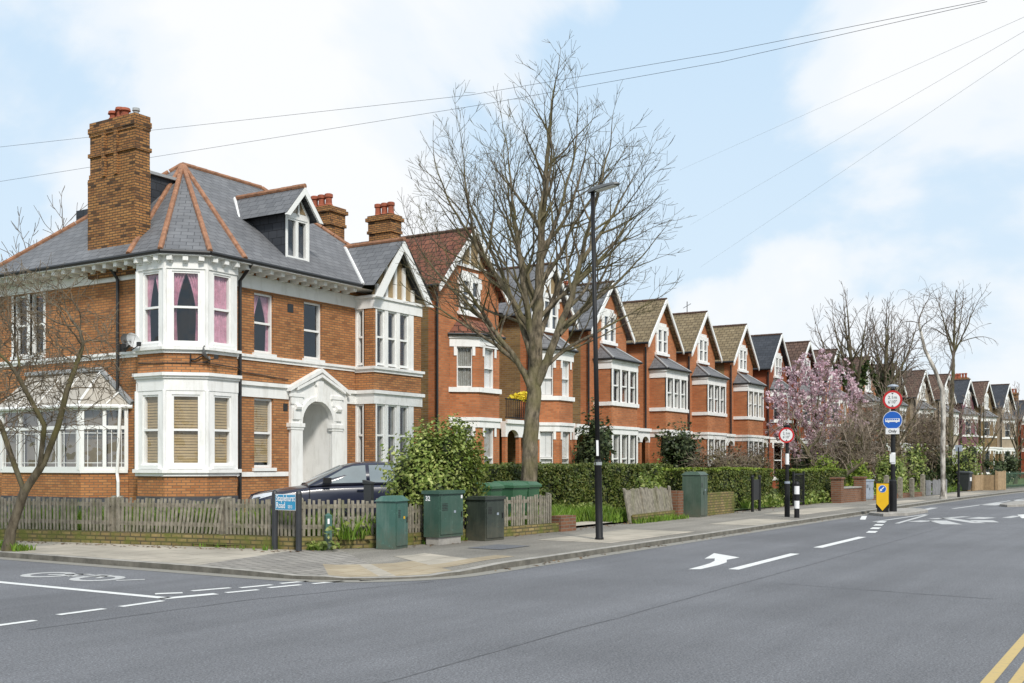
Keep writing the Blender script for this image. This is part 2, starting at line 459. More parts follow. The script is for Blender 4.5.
# ------------------------------------------------------------------ camera, light, sky
cam = bpy.data.cameras.new('camera'); cam_o = bpy.data.objects.new('camera', cam); col.objects.link(cam_o)
cam_o.location = (0, 0, 1.55); cam_o.rotation_euler = (R(90), 0, R(32-90))
cam.sensor_width = 36; cam.lens = 1087/1024*36; cam.shift_y = (464-341.5)/1024
cam.clip_start = .1; cam.clip_end = 5000
scene.camera = cam_o
scene.view_settings.view_transform = 'Standard'; scene.view_settings.look = 'None'
scene.view_settings.exposure = 0; scene.view_settings.gamma = 1
scene.cycles.use_denoising = True
scene.cycles.max_bounces = 8; scene.cycles.transparent_max_bounces = 12
scene.cycles.caustics_reflective = False; scene.cycles.caustics_refractive = False

SUN_EL, SUN_AZ = 42., 232.        # azimuth of the direction to the sun, from +X, counter-clockwise
sd = Vector((math.cos(R(SUN_EL))*math.cos(R(SUN_AZ)), math.cos(R(SUN_EL))*math.sin(R(SUN_AZ)), math.sin(R(SUN_EL))))
sun = bpy.data.lights.new('sun', 'SUN'); sun.energy = 3.3; sun.angle = R(9); sun.color = (1, .95, .87)
sun_o = bpy.data.objects.new('sun', sun); col.objects.link(sun_o)
sun_o.rotation_euler = (-sd).to_track_quat('-Z', 'Y').to_euler(); sun_o.location = (0, 0, 60)

w = bpy.data.worlds.new('World'); scene.world = w; w.use_nodes = True
nt = w.node_tree; nt.nodes.clear()
sky = N(nt, 'ShaderNodeTexSky', sky_type='NISHITA', sun_disc=False)
sky.sun_elevation = R(SUN_EL); sky.sun_rotation = R(90-SUN_AZ); sky.air_density = 1.; sky.dust_density = 1.; sky.ozone_density = 1.
tc = nt.nodes.new('ShaderNodeTexCoord')
sep = nt.nodes.new('ShaderNodeSeparateXYZ'); nt.links.new(tc.outputs['Generated'], sep.inputs[0])
add = N(nt, 'ShaderNodeMath', operation='ADD'); nt.links.new(sep.outputs[2], add.inputs[0]); add.inputs[1].default_value = .55
mx = N(nt, 'ShaderNodeMath', operation='MAXIMUM'); nt.links.new(add.outputs[0], mx.inputs[0]); mx.inputs[1].default_value = .05
dx = N(nt, 'ShaderNodeMath', operation='DIVIDE'); nt.links.new(sep.outputs[0], dx.inputs[0]); nt.links.new(mx.outputs[0], dx.inputs[1])
dy = N(nt, 'ShaderNodeMath', operation='DIVIDE'); nt.links.new(sep.outputs[1], dy.inputs[0]); nt.links.new(mx.outputs[0], dy.inputs[1])
cb = nt.nodes.new('ShaderNodeCombineXYZ'); nt.links.new(dx.outputs[0], cb.inputs[0]); nt.links.new(dy.outputs[0], cb.inputs[1])
SKY_OFF = (29.9, 14.1, 0)
mp = N(nt, 'ShaderNodeMapping', Location=SKY_OFF); nt.links.new(cb.outputs[0], mp.inputs[0])
cn = N(nt, 'ShaderNodeTexNoise', Scale=2.3, Detail=7, Roughness=.50, Distortion=.25); nt.links.new(mp.outputs[0], cn.inputs['Vector'])
cover = ramp(nt, cn.outputs[0], [(.46, 0.), (.54, .75), (.61, 1.)])
cover.node.color_ramp.interpolation = 'EASE'
# thicker, whiter air towards the horizon
hz = ramp(nt, sep.outputs[2], [(0., .95), (.12, .5), (.42, 0.)])
air = mixc(nt, .90, sky.outputs[0], (7.0, 9.25, 11.5))         # thin high haze in the clear parts
air = mixc(nt, hz, air, (9.2, 10.2, 10.9))
cl = mixc(nt, cover, air, (10.9, 11.1, 11.3))
bg = nt.nodes.new('ShaderNodeBackground'); nt.links.new(cl, bg.inputs[0]); bg.inputs[1].default_value = .090
wo = nt.nodes.new('ShaderNodeOutputWorld'); nt.links.new(bg.outputs[0], wo.inputs[0])

# ------------------------------------------------------------------ ground, road, pavements
def struct(o): o['kind'] = 'structure'; return o
struct(MB().poly([(-1500,-1500,-.12),(1500,-1500,-.12),(1500,1500,-.12),(-1500,1500,-.12)]).build('ground', GROUND))
road = MB()
S = [x for x in range(-60, 261, 4)]
for a, b in zip(S[:-1], S[1:]):
    road.poly([(a,.9+bend(a)*1.0,0),(b,.9+bend(b),0),(b,8.75+bend(b),0),(a,8.75+bend(a),0)])
road.poly([(2.6,8.75,0),(10.95,8.75,0),(10.95,90,0),(2.6,90,0)])
road.poly([(10.95,8.75,0),(13.2,8.75,0),(10.95,11.2,0)])
road_o = struct(road.build('road', ROAD))
# kerb line of the corner we look at: down the side road, round the corner, along the main road
K = []
for t in (90, 60, 40, 30, 24, 20, 17, 14, 12.2, 11.): K.append((10.82, t, .085 if t > 11.5 else .07, 13.75 - max(0, t-12.6)*.175, max(t, 12.9)))
for i in range(1, 12):
    a = R(180+90*i/12)
    K.append((12.72+1.9*math.cos(a), 10.52+1.9*math.sin(a), .03 if 3 < i < 10 else .05, 13.75+i*.08, 12.9-i*.06))
for s_ in [12.8, 13.6, 14.6, 15.6, 16.6, 18, 20, 22, 25, 28, 31, 34, 37, 40, 43, 46, 49, 52, 56, 60, 65, 70, 76, 82, 90, 100, 110, 120, 135, 150]:
    K.append((s_, 8.62+bend(s_), .06 if s_ < 13 else .085, max(s_, 14.9), 11.95+bend(s_)-.7*min(1,max(0,(s_-38)/15)) ))
kface = MB(); kerb = MB(); pave = MB(); gut = MB(); gard = MB()
def inward(i):
    p, q = K[max(0,i-1)], K[min(len(K)-1,i+1)]
    d = Vector((q[0]-p[0], q[1]-p[1])); d.normalize(); return Vector((-d.y, d.x))
US = [0, .1, .22, .38, .6, 1.]
def off(k, n, d, z): return (k[0]+n.x*d, k[1]+n.y*d, z)
def pp(i, u, dz=0.):
    q = off(K[i], inward(i), .15, K[i][2]); e_ = (K[i][3], K[i][4], .085)
    return tuple(q[c]+(e_[c]-q[c])*u for c in range(2)) + (q[2]+(e_[2]-q[2])*u+dz,)
def patch(m, i0, i1, u0, u1, dz=.004):
    for i in range(i0, i1):
        for a, b in zip(US[:-1], US[1:]):
            if a >= u0-1e-6 and b <= u1+1e-6: m.poly([pp(i,a,dz),pp(i+1,a,dz),pp(i+1,b,dz),pp(i,b,dz)])
for i in range(len(K)-1):
    a, b = K[i], K[i+1]; na, nb = inward(i), inward(i+1)
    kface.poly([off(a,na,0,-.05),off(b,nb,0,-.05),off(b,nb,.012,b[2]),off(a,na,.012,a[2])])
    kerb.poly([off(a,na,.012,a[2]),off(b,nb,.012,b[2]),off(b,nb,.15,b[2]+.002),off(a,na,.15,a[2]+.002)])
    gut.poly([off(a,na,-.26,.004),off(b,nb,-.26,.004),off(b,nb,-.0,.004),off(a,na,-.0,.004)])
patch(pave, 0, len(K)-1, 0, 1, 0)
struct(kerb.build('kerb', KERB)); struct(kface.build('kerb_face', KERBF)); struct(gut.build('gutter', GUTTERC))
pv = struct(pave.build('pavement', PAVE_A))
flag = MB(); patch(flag, 3, 8, 0, 1)
for i0, i1, u0, u1 in ((26,28,.1,.6),(29,30,0,.38),(31,33,.22,.6),(34,36,.1,.38),(38,40,.1,.6)): patch(flag, i0, i1, u0, u1)
struct(flag.build('paving_flags', PAVE_S))
rep = MB(); patch(rep, 24, 25, .38, .6, .008); struct(rep.build('pavement_repair', ROAD))
blk = MB(); patch(blk, 8, 16, .38, 1.); patch(blk, 8, 12, 0., .38); struct(blk.build('block_paving', PAVE_B))
tac = MB(); patch(tac, 12, 15, .0, .38); patch(tac, 16, 20, .0, .38); patch(tac, 20, 23, .1, .22); struct(tac.build('tactile_paving', TACT))
flag = MB(); patch(flag, 15, 16, 0., .38); patch(flag, 20, 22, .22, .6); struct(flag.build('paving_flags', PAVE_S))
# garden ground behind the boundary
g = MB()
g.poly([(13.75,13.0,.13),(14.95,12.1,.13),(30,11.9,.13),(38,11.9,.13),(53,10.9,.13),(75,9.6,.13),(110,6.5,.13),(150,0,.13),(150,60,.13),(12.6,60,.13),(12.6,19.6,.13)])
struct(g.build('garden_ground', GARDENG))
fc = MB(); fc.poly([(14.4,13.3,.14),(19.5,13.3,.14),(24,20.8,.14),(14.4,20.8,.14)])
struct(fc.build('forecourt', PAVE_A))
pt = MB(); pt.poly([(21.2,11.9,.14),(24.1,11.9,.14),(23.9,13.0,.14),(21.6,13.2,.14)]); struct(pt.build('garden_path', PAVE_S))
# far side of the main road
fp = MB(); fk = MB()
for a, b in zip(S[:-1], S[1:]):
    A_, B_ = .9+bend(a), .9+bend(b)
    fk.poly([(a,A_,-.02),(a,A_,.09),(b,B_,.09),(b,B_,-.02)]).poly([(a,A_,.09),(a,A_-.14,.09),(b,B_-.14,.09),(b,B_,.09)])
    fp.poly([(a,A_-.14,.088),(a,A_-4,.088),(b,B_-4,.088),(b,B_-.14,.088)])
struct(fk.build('kerb', KERB)); struct(fp.build('pavement', PAVE_A))

# ------------------------------------------------------------------ painted markings (sheets on the road)
def mark(polys, mat=LINEW, z=.004, name='road_marking'):
    m = MB()
    for p in polys: m.poly([(x, y, z) for x, y in p])
    struct(m.build(name, mat))
def line(a, b, wd):
    a = Vector(a); b = Vector(b); d = (b-a).normalized(); n = Vector((-d.y, d.x))*wd/2
    return [tuple(a-n), tuple(b-n), tuple(b+n), tuple(a+n)]
mark([line((15.25,5.70),(18.5,5.80),.16)]); mark([line((20.05,5.86),(23.5,5.92),.17)])
mark([line((8.52,10.0),(8.52,13.4),.13), line((8.5,13.4),(8.3,34),.13), line((8.45,10.03),(9.12,9.86),.15), line((8.73,10.47),(8.98,10.28),.12)])
for a, b in (((5.0,9.72),(5.5,9.72)),((6.1,9.7),(6.62,9.7)),((6.99,9.86),(7.55,9.86)),((7.75,9.85),(8.34,9.87)),((9.17,10.33),(9.66,10.19)),((9.26,9.84),(9.69,9.74)),((9.72,10.08),(10.18,9.99)),((9.91,9.78),(10.38,9.68)),((10.35,10.0),(10.75,9.9)),((10.55,9.63),(11.0,9.5)),((11.15,9.35),(11.6,9.1))):
    mark([line(a, b, .10)])
# cycle symbol on the side road: two wheels, frame, and a faded bar
cy = []
def ring(cx, cy_, r, rx=1., ry=1., w_=.13, n=18):
    out = []
    for k in range(n):
        a, b = 2*math.pi*k/n, 2*math.pi*(k+1)/n
        out.append([(cx+rx*r*math.cos(a), cy_+ry*r*math.sin(a)), (cx+rx*r*math.cos(b), cy_+ry*r*math.sin(b)), (cx+rx*(r-w_)*math.cos(b), cy_+ry*(r-w_)*math.sin(b)), (cx+rx*(r-w_)*math.cos(a), cy_+ry*(r-w_)*math.sin(a))])
    return out
cy += ring(9.45, 13.55, .36) + ring(9.5, 12.55, .36)
cy += [line((9.45,13.55),(9.75,13.2),.12), line((9.75,13.2),(9.72,12.75),.08), line((9.5,12.55),(9.8,12.75),.08), line((9.45,13.1),(9.75,13.2),.08), line((9.45,13.1),(9.72,12.75),.08), line((9.85,12.7),(9.8,12.95),.08), line((9.72,13.3),(9.8,13.1),.08)]
mark(cy, LINEF); mark([line((9.45,12.1),(9.75,11.9),.09)], LINEF)
mark([[(14.92,6.27),(15.02,6.12),(15.75,6.13),(16.3,6.2),(16.72,6.36),(17.25,6.34),(17.85,7.02),(16.72,6.74),(16.86,6.62),(16.45,6.46),(16.0,6.36),(15.5,6.31)]])
for k in range(4):
    mark([line((25.0+1.5*k,6.12+.28*k),(25.7+1.5*k,6.22+.28*k),.2)], LINEW)
mark([line((30.8,7.75),(33.0,8.25),.15)])
# worn hatching and lettering around the refuge
mark([line((29.8,7.2),(35.2,6.9),.12), line((29.3,6.5),(34.5,6.8),.12)], LINEF)
for a, b, wd in (((29.6,5.2),(31.4,5.9),.5),((30.6,4.7),(33.0,6.0),.35),((31.2,4.6),(32.2,4.9),.6),((30.4,6.3),(31.2,6.1),.4),((33.0,5.2),(34.0,5.0),.5),((32.2,6.2),(34.2,5.6),.25),((34.0,4.5),(35.5,4.4),.25)):
    mark([line(a, b, wd)], LINEF)
mark([line((40,7.0),(58,6.0),.14)], LINEF)
for a, b, wd in (((44,6.5),(47,6.2),.6),((46,5.6),(50,5.7),.4),((50,6.4),(52,5.6),.5),((37.5,7.6),(40.5,7.7),.25)): mark([line(a,b,wd)], LINEF)
mark([[(34.2,3.6),(36.5,3.4),(36.5,3.55),(34.9,4.05),(36.8,4.3),(36.3,4.5),(34.0,4.1)]], LINEW)
for t_ in (1.22, 1.05):
    m = [(s_, t_ + (.012*(s_-8) if s_ > 8 else 0)) for s_ in (-30, 0, 8, 9, 10, 11, 12, 14, 17, 20)]
    mark([line(a, b, .085) for a, b in zip(m[:-1], m[1:])], LINEY)
# old joints in the tarmac
SEAM = plain('tar_seam', (.120, .122, .130), .8, .3, 5)
rs = random.Random(4)
def seam(pts, wd):
    m = MB(); P = []
    for a, b in zip(pts[:-1], pts[1:]):
        for k in range(10): P.append((a[0]+(b[0]-a[0])*k/10+rs.gauss(0,.012), a[1]+(b[1]-a[1])*k/10+rs.gauss(0,.012)))
    for a, b in zip(P[:-1], P[1:]): m.poly([(x, y, .003) for x, y in line(a, b, wd*rs.uniform(.6,1.3))])
    struct(m.build('road_seam', SEAM))
seam([(-5,4.75),(9,4.9),(18,5.0),(34,5.2)], .022); seam([(6.2,9.2),(9,9.1),(11.9,8.4)], .02); seam([(5.9,9.3),(6.0,14),(5.8,24)], .02)
seam([(13.5,1.9),(13.8,4.8)], .018)
# refuge island
isl = MB()
def island(m, pts, h=.1):
    n = len(pts); cx = sum(p[0] for p in pts)/n; cy_ = sum(p[1] for p in pts)/n
    ins = [((x-cx)*.93+cx, (y-cy_)*.93+cy_) for x, y in pts]
    P = [(x,y,-.02) for x,y in pts]+[(x,y,h-.02) for x,y in pts]+[(x,y,h) for x,y in ins]
    F = [(i,(i+1)%n,n+(i+1)%n,n+i) for i in range(n)]+[(n+i,n+(i+1)%n,2*n+(i+1)%n,2*n+i) for i in range(n)]+[tuple(range(2*n,3*n))]
    m.add(P, F)
island(isl, [(33.0,7.7),(34.0,7.2),(36.6,7.15),(37.4,7.5),(37.4,8.0),(36.4,8.4),(33.7,8.3)], .1)
struct(isl.build('traffic_island', CONC))
isl = MB(); island(isl, [(42.5,5.6),(43.3,5.2),(47,5.1),(47.4,5.5),(46.8,5.9),(43.2,5.95)], .1); struct(isl.build('traffic_island', CONC))
# manhole cover and cover plates on the pavement
# ------------------------------------------------------------------ windows
def sash(parent, F, x, z, w_, h, d=.06, frame=.055, nx=1, ny=1, fill=None, sill=True, glass=None, arch=False, name='window', fmat=None, lod=0, mid=.5):
    """double-hung window standing in an opening whose lower left corner is (x, z) of facade frame F"""
    glass = glass or GLASS; fmat = fmat or WHITEP
    a = MB(F)
    f = frame
    a.box(x, x+f, d, d+.1, z, z+h); a.box(x+w_-f, x+w_, d, d+.1, z, z+h)
    a.box(x+f, x+w_-f, d, d+.1, z, z+f*1.3); a.box(x+f, x+w_-f, d, d+.1, z+h-f, z+h)
    if ny: a.box(x+f, x+w_-f, d-.01, d+.08, z+h*mid-.025, z+h*mid+.03)
    for k in range(1, nx):
        xx = x+w_*k/nx; a.box(xx-.018, xx+.018, d+.012, d+.07, z+f*1.3, z+h-f)
    if sill: a.box(x-.07, x+w_+.07, -.07, d+.02, z-.09, z-.002)
    wo_ = a.build(name, fmat, parent)
    p = MB(F); yy = d+.06
    p.poly([(x+f*.6,yy,z+f),(x+w_-f*.6,yy,z+f),(x+w_-f*.6,yy,z+h-f*.6),(x+f*.6,yy,z+h-f*.6)])
    p.build('pane', glass, wo_)
    y2 = d+.10
    if fill == 'blind':
        b = MB(F); n = max(6, int(h/.07)); rnd = random.Random(int(x*100+z*10))
        drop = rnd.choice((1., 1., .97, .93))
        for k in range(n):
            z0 = z+h-.02-(h-.04)*drop*(k+1)/n; z1 = z+h-.02-(h-.04)*drop*k/n
            b.poly([(x+.02,y2-.012,z0),(x+w_-.02,y2-.012,z0),(x+w_-.02,y2+.012,z1),(x+.02,y2+.012,z1)])
        b.build('blind', BLIND, wo_)
    elif fill == 'shutter':
        b = MB(F)
        for q in range(2):
            xa = x+.04+q*(w_-.08)/2; xb = xa+(w_-.1)/2
            for zz0, zz1 in ((z+.06, z+h*.48), (z+h*.52, z+h-.05)):
                b.box(xa, xb, y2, y2+.03, zz0, zz1)
                n = int((zz1-zz0)/.09)
        b.build('shutter', WHITEP, wo_)
    elif fill in ('net', 'halfnet'):
        b = MB(F); n = 22; top = z+h-.02 if fill == 'net' else z+h*.55
        for k in range(n):
            xa, xb = x+.02+(w_-.04)*k/n, x+.02+(w_-.04)*(k+1)/n
            ya, yb = y2+.02*math.sin(k*1.9), y2+.02*math.sin((k+1)*1.9)
            b.poly([(xa,ya,z+.05),(xb,yb,z+.05),(xb,yb,top),(xa,ya,top)])
        b.build('curtain', NET, wo_)
    elif fill in ('tied', 'drawn', 'side'):
        b = MB(F); n = 26
        segs = 10
        def halfdrape(sgn):
            P = []; 
            for j in range(segs+1):
                v = j/segs; zz = z+h-.03-(h-.1)*v
                if fill == 'tied': wid = w_*(.46-.34*math.sin(min(1, v*1.55)*math.pi/2) + (.10*(v-.64) if v > .64 else 0))
                elif fill == 'side': wid = w_*.2
                else: wid = w_*.49
                for i in range(n+1):
                    u = i/n
                    xx = (x+.02+u*wid) if sgn < 0 else (x+w_-.02-u*wid)
                    P.append((xx, y2+.03*math.sin(u*26+v*.7)*(1 if fill!='tied' else .8), zz))
            Fq = [(j*(n+1)+i, j*(n+1)+i+1, (j+1)*(n+1)+i+1, (j+1)*(n+1)+i) for j in range(segs) for i in range(n)]
            b.add(P, Fq)
        halfdrape(-1); halfdrape(1)
        b.build('curtain', PINK if fill != 'side' else NET, wo_)
    return wo_

def hip(parent, pts, r=.066, mat=None, name='ridge_tile'):
    m = MB(); 
    P = []
    for a, b in zip(pts[:-1], pts[1:]):
        a = Vector(a); b = Vector(b); n = max(1, int((b-a).length/.42))
        for k in range(n):
            u0 = k/n; u1 = (k+1)/n
            m.tube([a.lerp(b, u0), a.lerp(b, u1*.995)], [r, r*1.12], 8)
    return m.build(name, mat or TERRA, parent)

def chimney(parent, F, w_, d, z0, z1, pots, brickm, potm=None, name='chimney', style=0):
    c = MB(F)
    c.box(0, w_, 0, d, z0, z1-.62)
    c.box(-.05, w_+.05, -.05, d+.05, z1-.62, z1-.52)
    c.box(-.02, w_+.02, -.02, d+.02, z1-.52, z1-.2)
    c.box(-.09, w_+.09, -.09, d+.09, z1-.2, z1-.08)
    c.box(-.04, w_+.04, -.04, d+.04, z1-.08, z1)
    co = c.build(name, brickm, parent)
    for i, (px, py, h, r) in enumerate(pots):
        p = MB(F); p.lathe([(r*1.1,z1),(r*1.1,z1+.06),(r*.92,z1+.1),(r*.86,z1+h-.14),(r*1.15,z1+h-.12),(r*1.15,z1+h-.02),(r*.9,z1+h),(r*.7,z1+h)], 12, px, py)
        p.build('chimney_pot', potm or POTRED, co, smooth=False)
    return co

# ------------------------------------------------------------------ the corner house
ORG = (18.45, 21.0, .0)
HA = thing('corner_house', 'large orange brick corner house with white octagonal bay tower, slate roof and arched white porch', 'house', ORG)
F0 = fr(0, 21.0, 0)                         # front, x = world X
FS = fr(18.45, 29.0, -90)                   # side, x runs from the back corner towards the street
TC = (19.3, 21.85)
ha = []
front = MB(F0)
fw = [(20.75,21.45,4.5,6.1,'tied'), (20.75,21.45,1.45,3.3,'blind'), (22.65,23.38,4.5,6.1,'net0')]
front.wall(19.75, 27.2, 0, 6.75, [q[:4] for q in fw]+[(22.45,23.73,.45,3.3),(24.86,27.14,4.35,6.2),(24.86,27.14,1.3,3.4)], .12)
front.at(FS).wall(0, 6.7, 0, 6.75, [(1.0,1.62,4.55,6.25),(1.74,2.36,4.55,6.25),(2.2,4.6,1.4,3.2)], .12)
front.at(fr(0,0)).poly([(27.2,21,0),(27.2,29,0),(27.2,29,6.75),(27.2,21,6.75)]).poly([(18.45,29,0),(18.45,29,6.75),(27.2,29,6.75),(27.2,29,0)])
# brick stages of the tower
t_ = TC
pl = lambda a, h: [(18.5,t_[1]+h),(t_[0]-a,t_[1]+h),(t_[0]-a,t_[1]-h),(t_[0]-h,t_[1]-a),(t_[0]+h,t_[1]-a),(t_[0]+h,21.05),(18.5,21.05)]
front.at(Matrix.Identity(4)).prism(pl(1.207,.5), 0, 1.25).prism(pl(1.207,.5), 3.80, 4.28)
# brick stages of the gabled wing
front.prism([(24.85,20.98),(24.85,20.3),(27.15,20.3),(27.15,20.98)], 0, 1.25).prism([(24.85,20.98),(24.85,20.3),(27.15,20.3),(27.15,20.98)], 3.72, 4.25)
for z0, z1 in ((1.42,3.32),(4.42,6.12)):
    front.box(26.76,27.15,20.3,20.98,z0,z1).box(24.85,24.93,20.3,20.68,z0,z1)
front.build('wall', ORANGE, HA)
# inside floors so that rooms stay dark
for pq in ([(19.95,22.6),(27.1,22.6)],[(19.95,22.6),(19.95,28.9)]):
    MB().poly([(*pq[0],.4),(*pq[1],.4),(*pq[1],6.5),(*pq[0],6.5)]).build('room_partition', PLASTER, HA)
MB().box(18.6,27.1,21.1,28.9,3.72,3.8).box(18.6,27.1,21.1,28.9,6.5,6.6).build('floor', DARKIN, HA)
# white dressings
def band(Fq, *a):
    m = MB(Fq)
    for q in a: m.box(*q)
    m.build('white_band', WHITE, HA)
band(F0, (19.8,24.85,-.035,.01,4.28,4.36), (19.8,24.85,-.075,.01,4.36,4.43))
for xa, xb in ((19.8,22.02),(24.36,24.85)): band(F0, (xa,xb,-.03,.01,3.32,3.62), (xa,xb,-.09,.01,3.62,3.72))
for xa, xb in ((19.8,22.0),(24.45,24.85)): band(F0, (xa,xb,-.04,.01,1.22,1.34))
band(F0, (19.8,24.85,-.03,.01,6.16,6.52))
band(FS, (0,6.65,-.035,.01,4.28,4.36), (0,6.65,-.075,.01,4.36,4.43)); band(FS, (0,6.65,-.03,.01,6.28,6.52))
wd = MB()
P1 = 1.207
def octo(a, h): return [(18.4,t_[1]+h),(t_[0]-a,t_[1]+h),(t_[0]-a,t_[1]-h),(t_[0]-h,t_[1]-a),(t_[0]+h,t_[1]-a),(t_[0]+h,21.02),(18.4,21.02)]
for lv in (((1.25,1.33,.06),(1.33,1.42,.12)),((3.36,3.66,.035),(3.66,3.72,.08),(3.72,3.80,.13)),((4.28,4.36,.05),(4.36,4.43,.12)),((6.36,6.66,.03),)):
    wd = MB()
    for z0, z1, e in lv: wd.prism(octo(1.207+e, .5+e*.414), z0, z1)
    wd.build('tower_band', WHITE, HA)
def wingp(e): return [(24.85-e,21.0),(24.85-e,20.3-e),(27.15+e,20.3-e),(27.15+e,21.0)]
for lv in (((1.25,1.34,.05),(1.34,1.42,.08)),((3.32,3.62,.03),(3.62,3.72,.09)),((4.25,4.34,.04),(4.34,4.42,.09)),((6.12,6.42,.03),(6.42,6.5,.08))):
    wd = MB()
    for z0, z1, e in lv: wd.prism(wingp(e), z0, z1)
    wd.build('wing_band', WHITE, HA)
MB().prism(octo(1.237,.512), 0, .74).build('plinth', SIGNBLACK if False else LEADD, HA)
# tower windows
for stage, z0, z1, e, fills in ((0,1.42,3.36,.02,('blind','blind','blind')),(1,4.43,6.36,0.,('tied','tied','drawn'))):
    tw = MB()
    for ang, wn, hw, fl in ((-90,.58,.5,fills[0]),(-45,.66,.5,fills[1]),(0,.58,.5,fills[2])):
        yv = Vector((-math.sin(R(ang)), math.cos(R(ang)))); xv = Vector((math.cos(R(ang)), math.sin(R(ang))))
        hw2 = .5+e*.414
        o = Vector(t_) - yv*(1.207+e) - xv*hw2
        Fq = fr(o.x, o.y, ang)
        x0 = hw2-wn/2; zz0 = z0+.1; zz1 = z1-(.1 if stage == 0 else .06)
        tw.at(Fq).wall(0, 2*hw2, z0, z1, [(x0,x0+wn,zz0,zz1)], .13)
        # small pilaster rolls at the angles
        tw.tube([(0,-.0,z0),(0,-.0,z1)], .05, 8)
        sash(HA, Fq, x0, zz0, wn, zz1-zz0, d=.025, frame=.045, fill=fl, sill=True)
    h = .5+e*.414; a = 1.207+e
    tw.at(Matrix.Identity(4)).poly([(t_[0]+h,t_[1]-a,z0),(t_[0]+h,21.02,z0),(t_[0]+h,21.02,z1),(t_[0]+h,t_[1]-a,z1)]).poly([(t_[0]-a,t_[1]+h,z0),(t_[0]-a,t_[1]+h,z1),(18.44,t_[1]+h,z1),(18.44,t_[1]+h,z0)])
    tw.build('bay_wall', WHITE, HA)
# plain front windows
sash(HA, F0, 20.75, 4.5, .7, 1.6, fill='tied'); sash(HA, F0, 20.75, 1.45, .7, 1.85, fill='blind'); sash(HA, F0, 22.65, 4.5, .73, 1.6)
sash(HA, FS, 1.0, 4.55, .62, 1.7); sash(HA, FS, 1.74, 4.55, .62, 1.7)
for a_, b_ in ((1.62,1.74),(.92,1.0),(2.36,2.44)): MB(FS).box(a_,b_,-.02,.1,4.55,6.25).build('mullion', WHITE, HA)
# wing windows
FW = fr(0, 20.3, 0); FR = fr(24.85, 21.0, -90)
def mul(Fq, *a): MB(Fq).box(*a).build('mullion', WHITE, HA)
for z0, z1 in ((1.42,3.32),(4.42,6.12)):
    h = z1-z0
    for xa, xb in ((24.93,24.99),(25.36,25.51),(25.93,26.08),(26.52,26.76)): mul(FW, xa, xb, -.01, .2, z0, z1)
    for xa, wq in ((24.99,.37),(25.51,.42),(26.08,.44)): sash(HA, FW, xa, z0+.05, wq, h-.05, d=.03, sill=False, fill='side' if z0 < 2 else None)
    mul(FR, .0, .05, .0, .2, z0, z1); mul(FR, .29, .35, .0, .2, z0, z1); sash(HA, FR, .05, z0+.05, .24, h-.05, d=.03, sill=False)
# gable of the wing
gx, gz = 25.95, 8.22
gb = MB(FW)
gb.poly([(24.85,.10,6.5),(27.15,.10,6.5),(gx,.10,gz-.12)])
gb.build('gable_panel', TAN, HA)
for xx in (25.08,25.5,25.93,26.36,26.8):
    MB(FW).box(xx-.06, xx+.06, .03, .098, 6.5, max(6.6, gz-.12-abs(xx-gx)*1.42)).build('gable_timber', WHITE, HA)
for sx, fx in ((-1, 24.62), (1, 27.45)):
    b = MB(fr(0, 20.02))
    z_f = 6.42
    b.xz([(fx,z_f),(fx-sx*.14 if False else fx+(-sx)*.30,z_f),(gx,gz-.28),(gx,gz+.06)] if sx < 0 else [(fx,z_f),(gx,gz+.06),(gx,gz-.28),(fx-.30,z_f)], 0, .07)
    b.build('bargeboard', WHITEP, HA)
# main roof
AL, AR = (21.5,24.6,10.15), (24.6,24.6,10.15)
e = 1.42; hh = .585
E1, E2, E3, E4 = (t_[0]-e,t_[1]+hh,6.76), (t_[0]-e,t_[1]-hh,6.76), (t_[0]-hh,t_[1]-e,6.76), (t_[0]+hh,t_[1]-e,6.76)
FRc, BR, BL = (27.75,20.43,6.76), (27.75,28.7,6.76), (17.88,28.7,6.76)
rf = MB()
rf.poly([E1,E2,AL]).poly([E2,E3,AL]).poly([E3,E4,AL])
WP = (gx, 22.35, gz+.06)
wl, wr = (gx-1.42, 20.43, 6.76), (gx+1.42, 20.43, 6.76)
rf.poly([E4,wl,WP,AR,AL]).poly([wr,FRc,AR,WP])
rf.poly([FRc,BR,AR]).poly([BR,BL,AL,AR]).poly([BL,E1,AL])
# wing slopes
fL, fRt, fA = (gx-1.45,20.0,6.72), (gx+1.5,20.0,6.62), (gx,20.0,gz+.06)
rf.poly([fL,fA,WP,wl]).poly([fA,fRt,wr,WP])
rf.build('roof', SLATE, HA)
for pts in ([E1,AL],[E2,AL],[E3,AL],[E4,AL],[BL,AL],[FRc,AR],[AL,AR],[WP,fA]):
    hip(HA, [Vector(p)+Vector((0,0,.02)) for p in pts])
MB().tube([Vector(wl)+Vector((0,0,.03)), Vector(WP)+Vector((0,0,.03))], .05, 6).build('valley_flashing', WHITEP, HA)
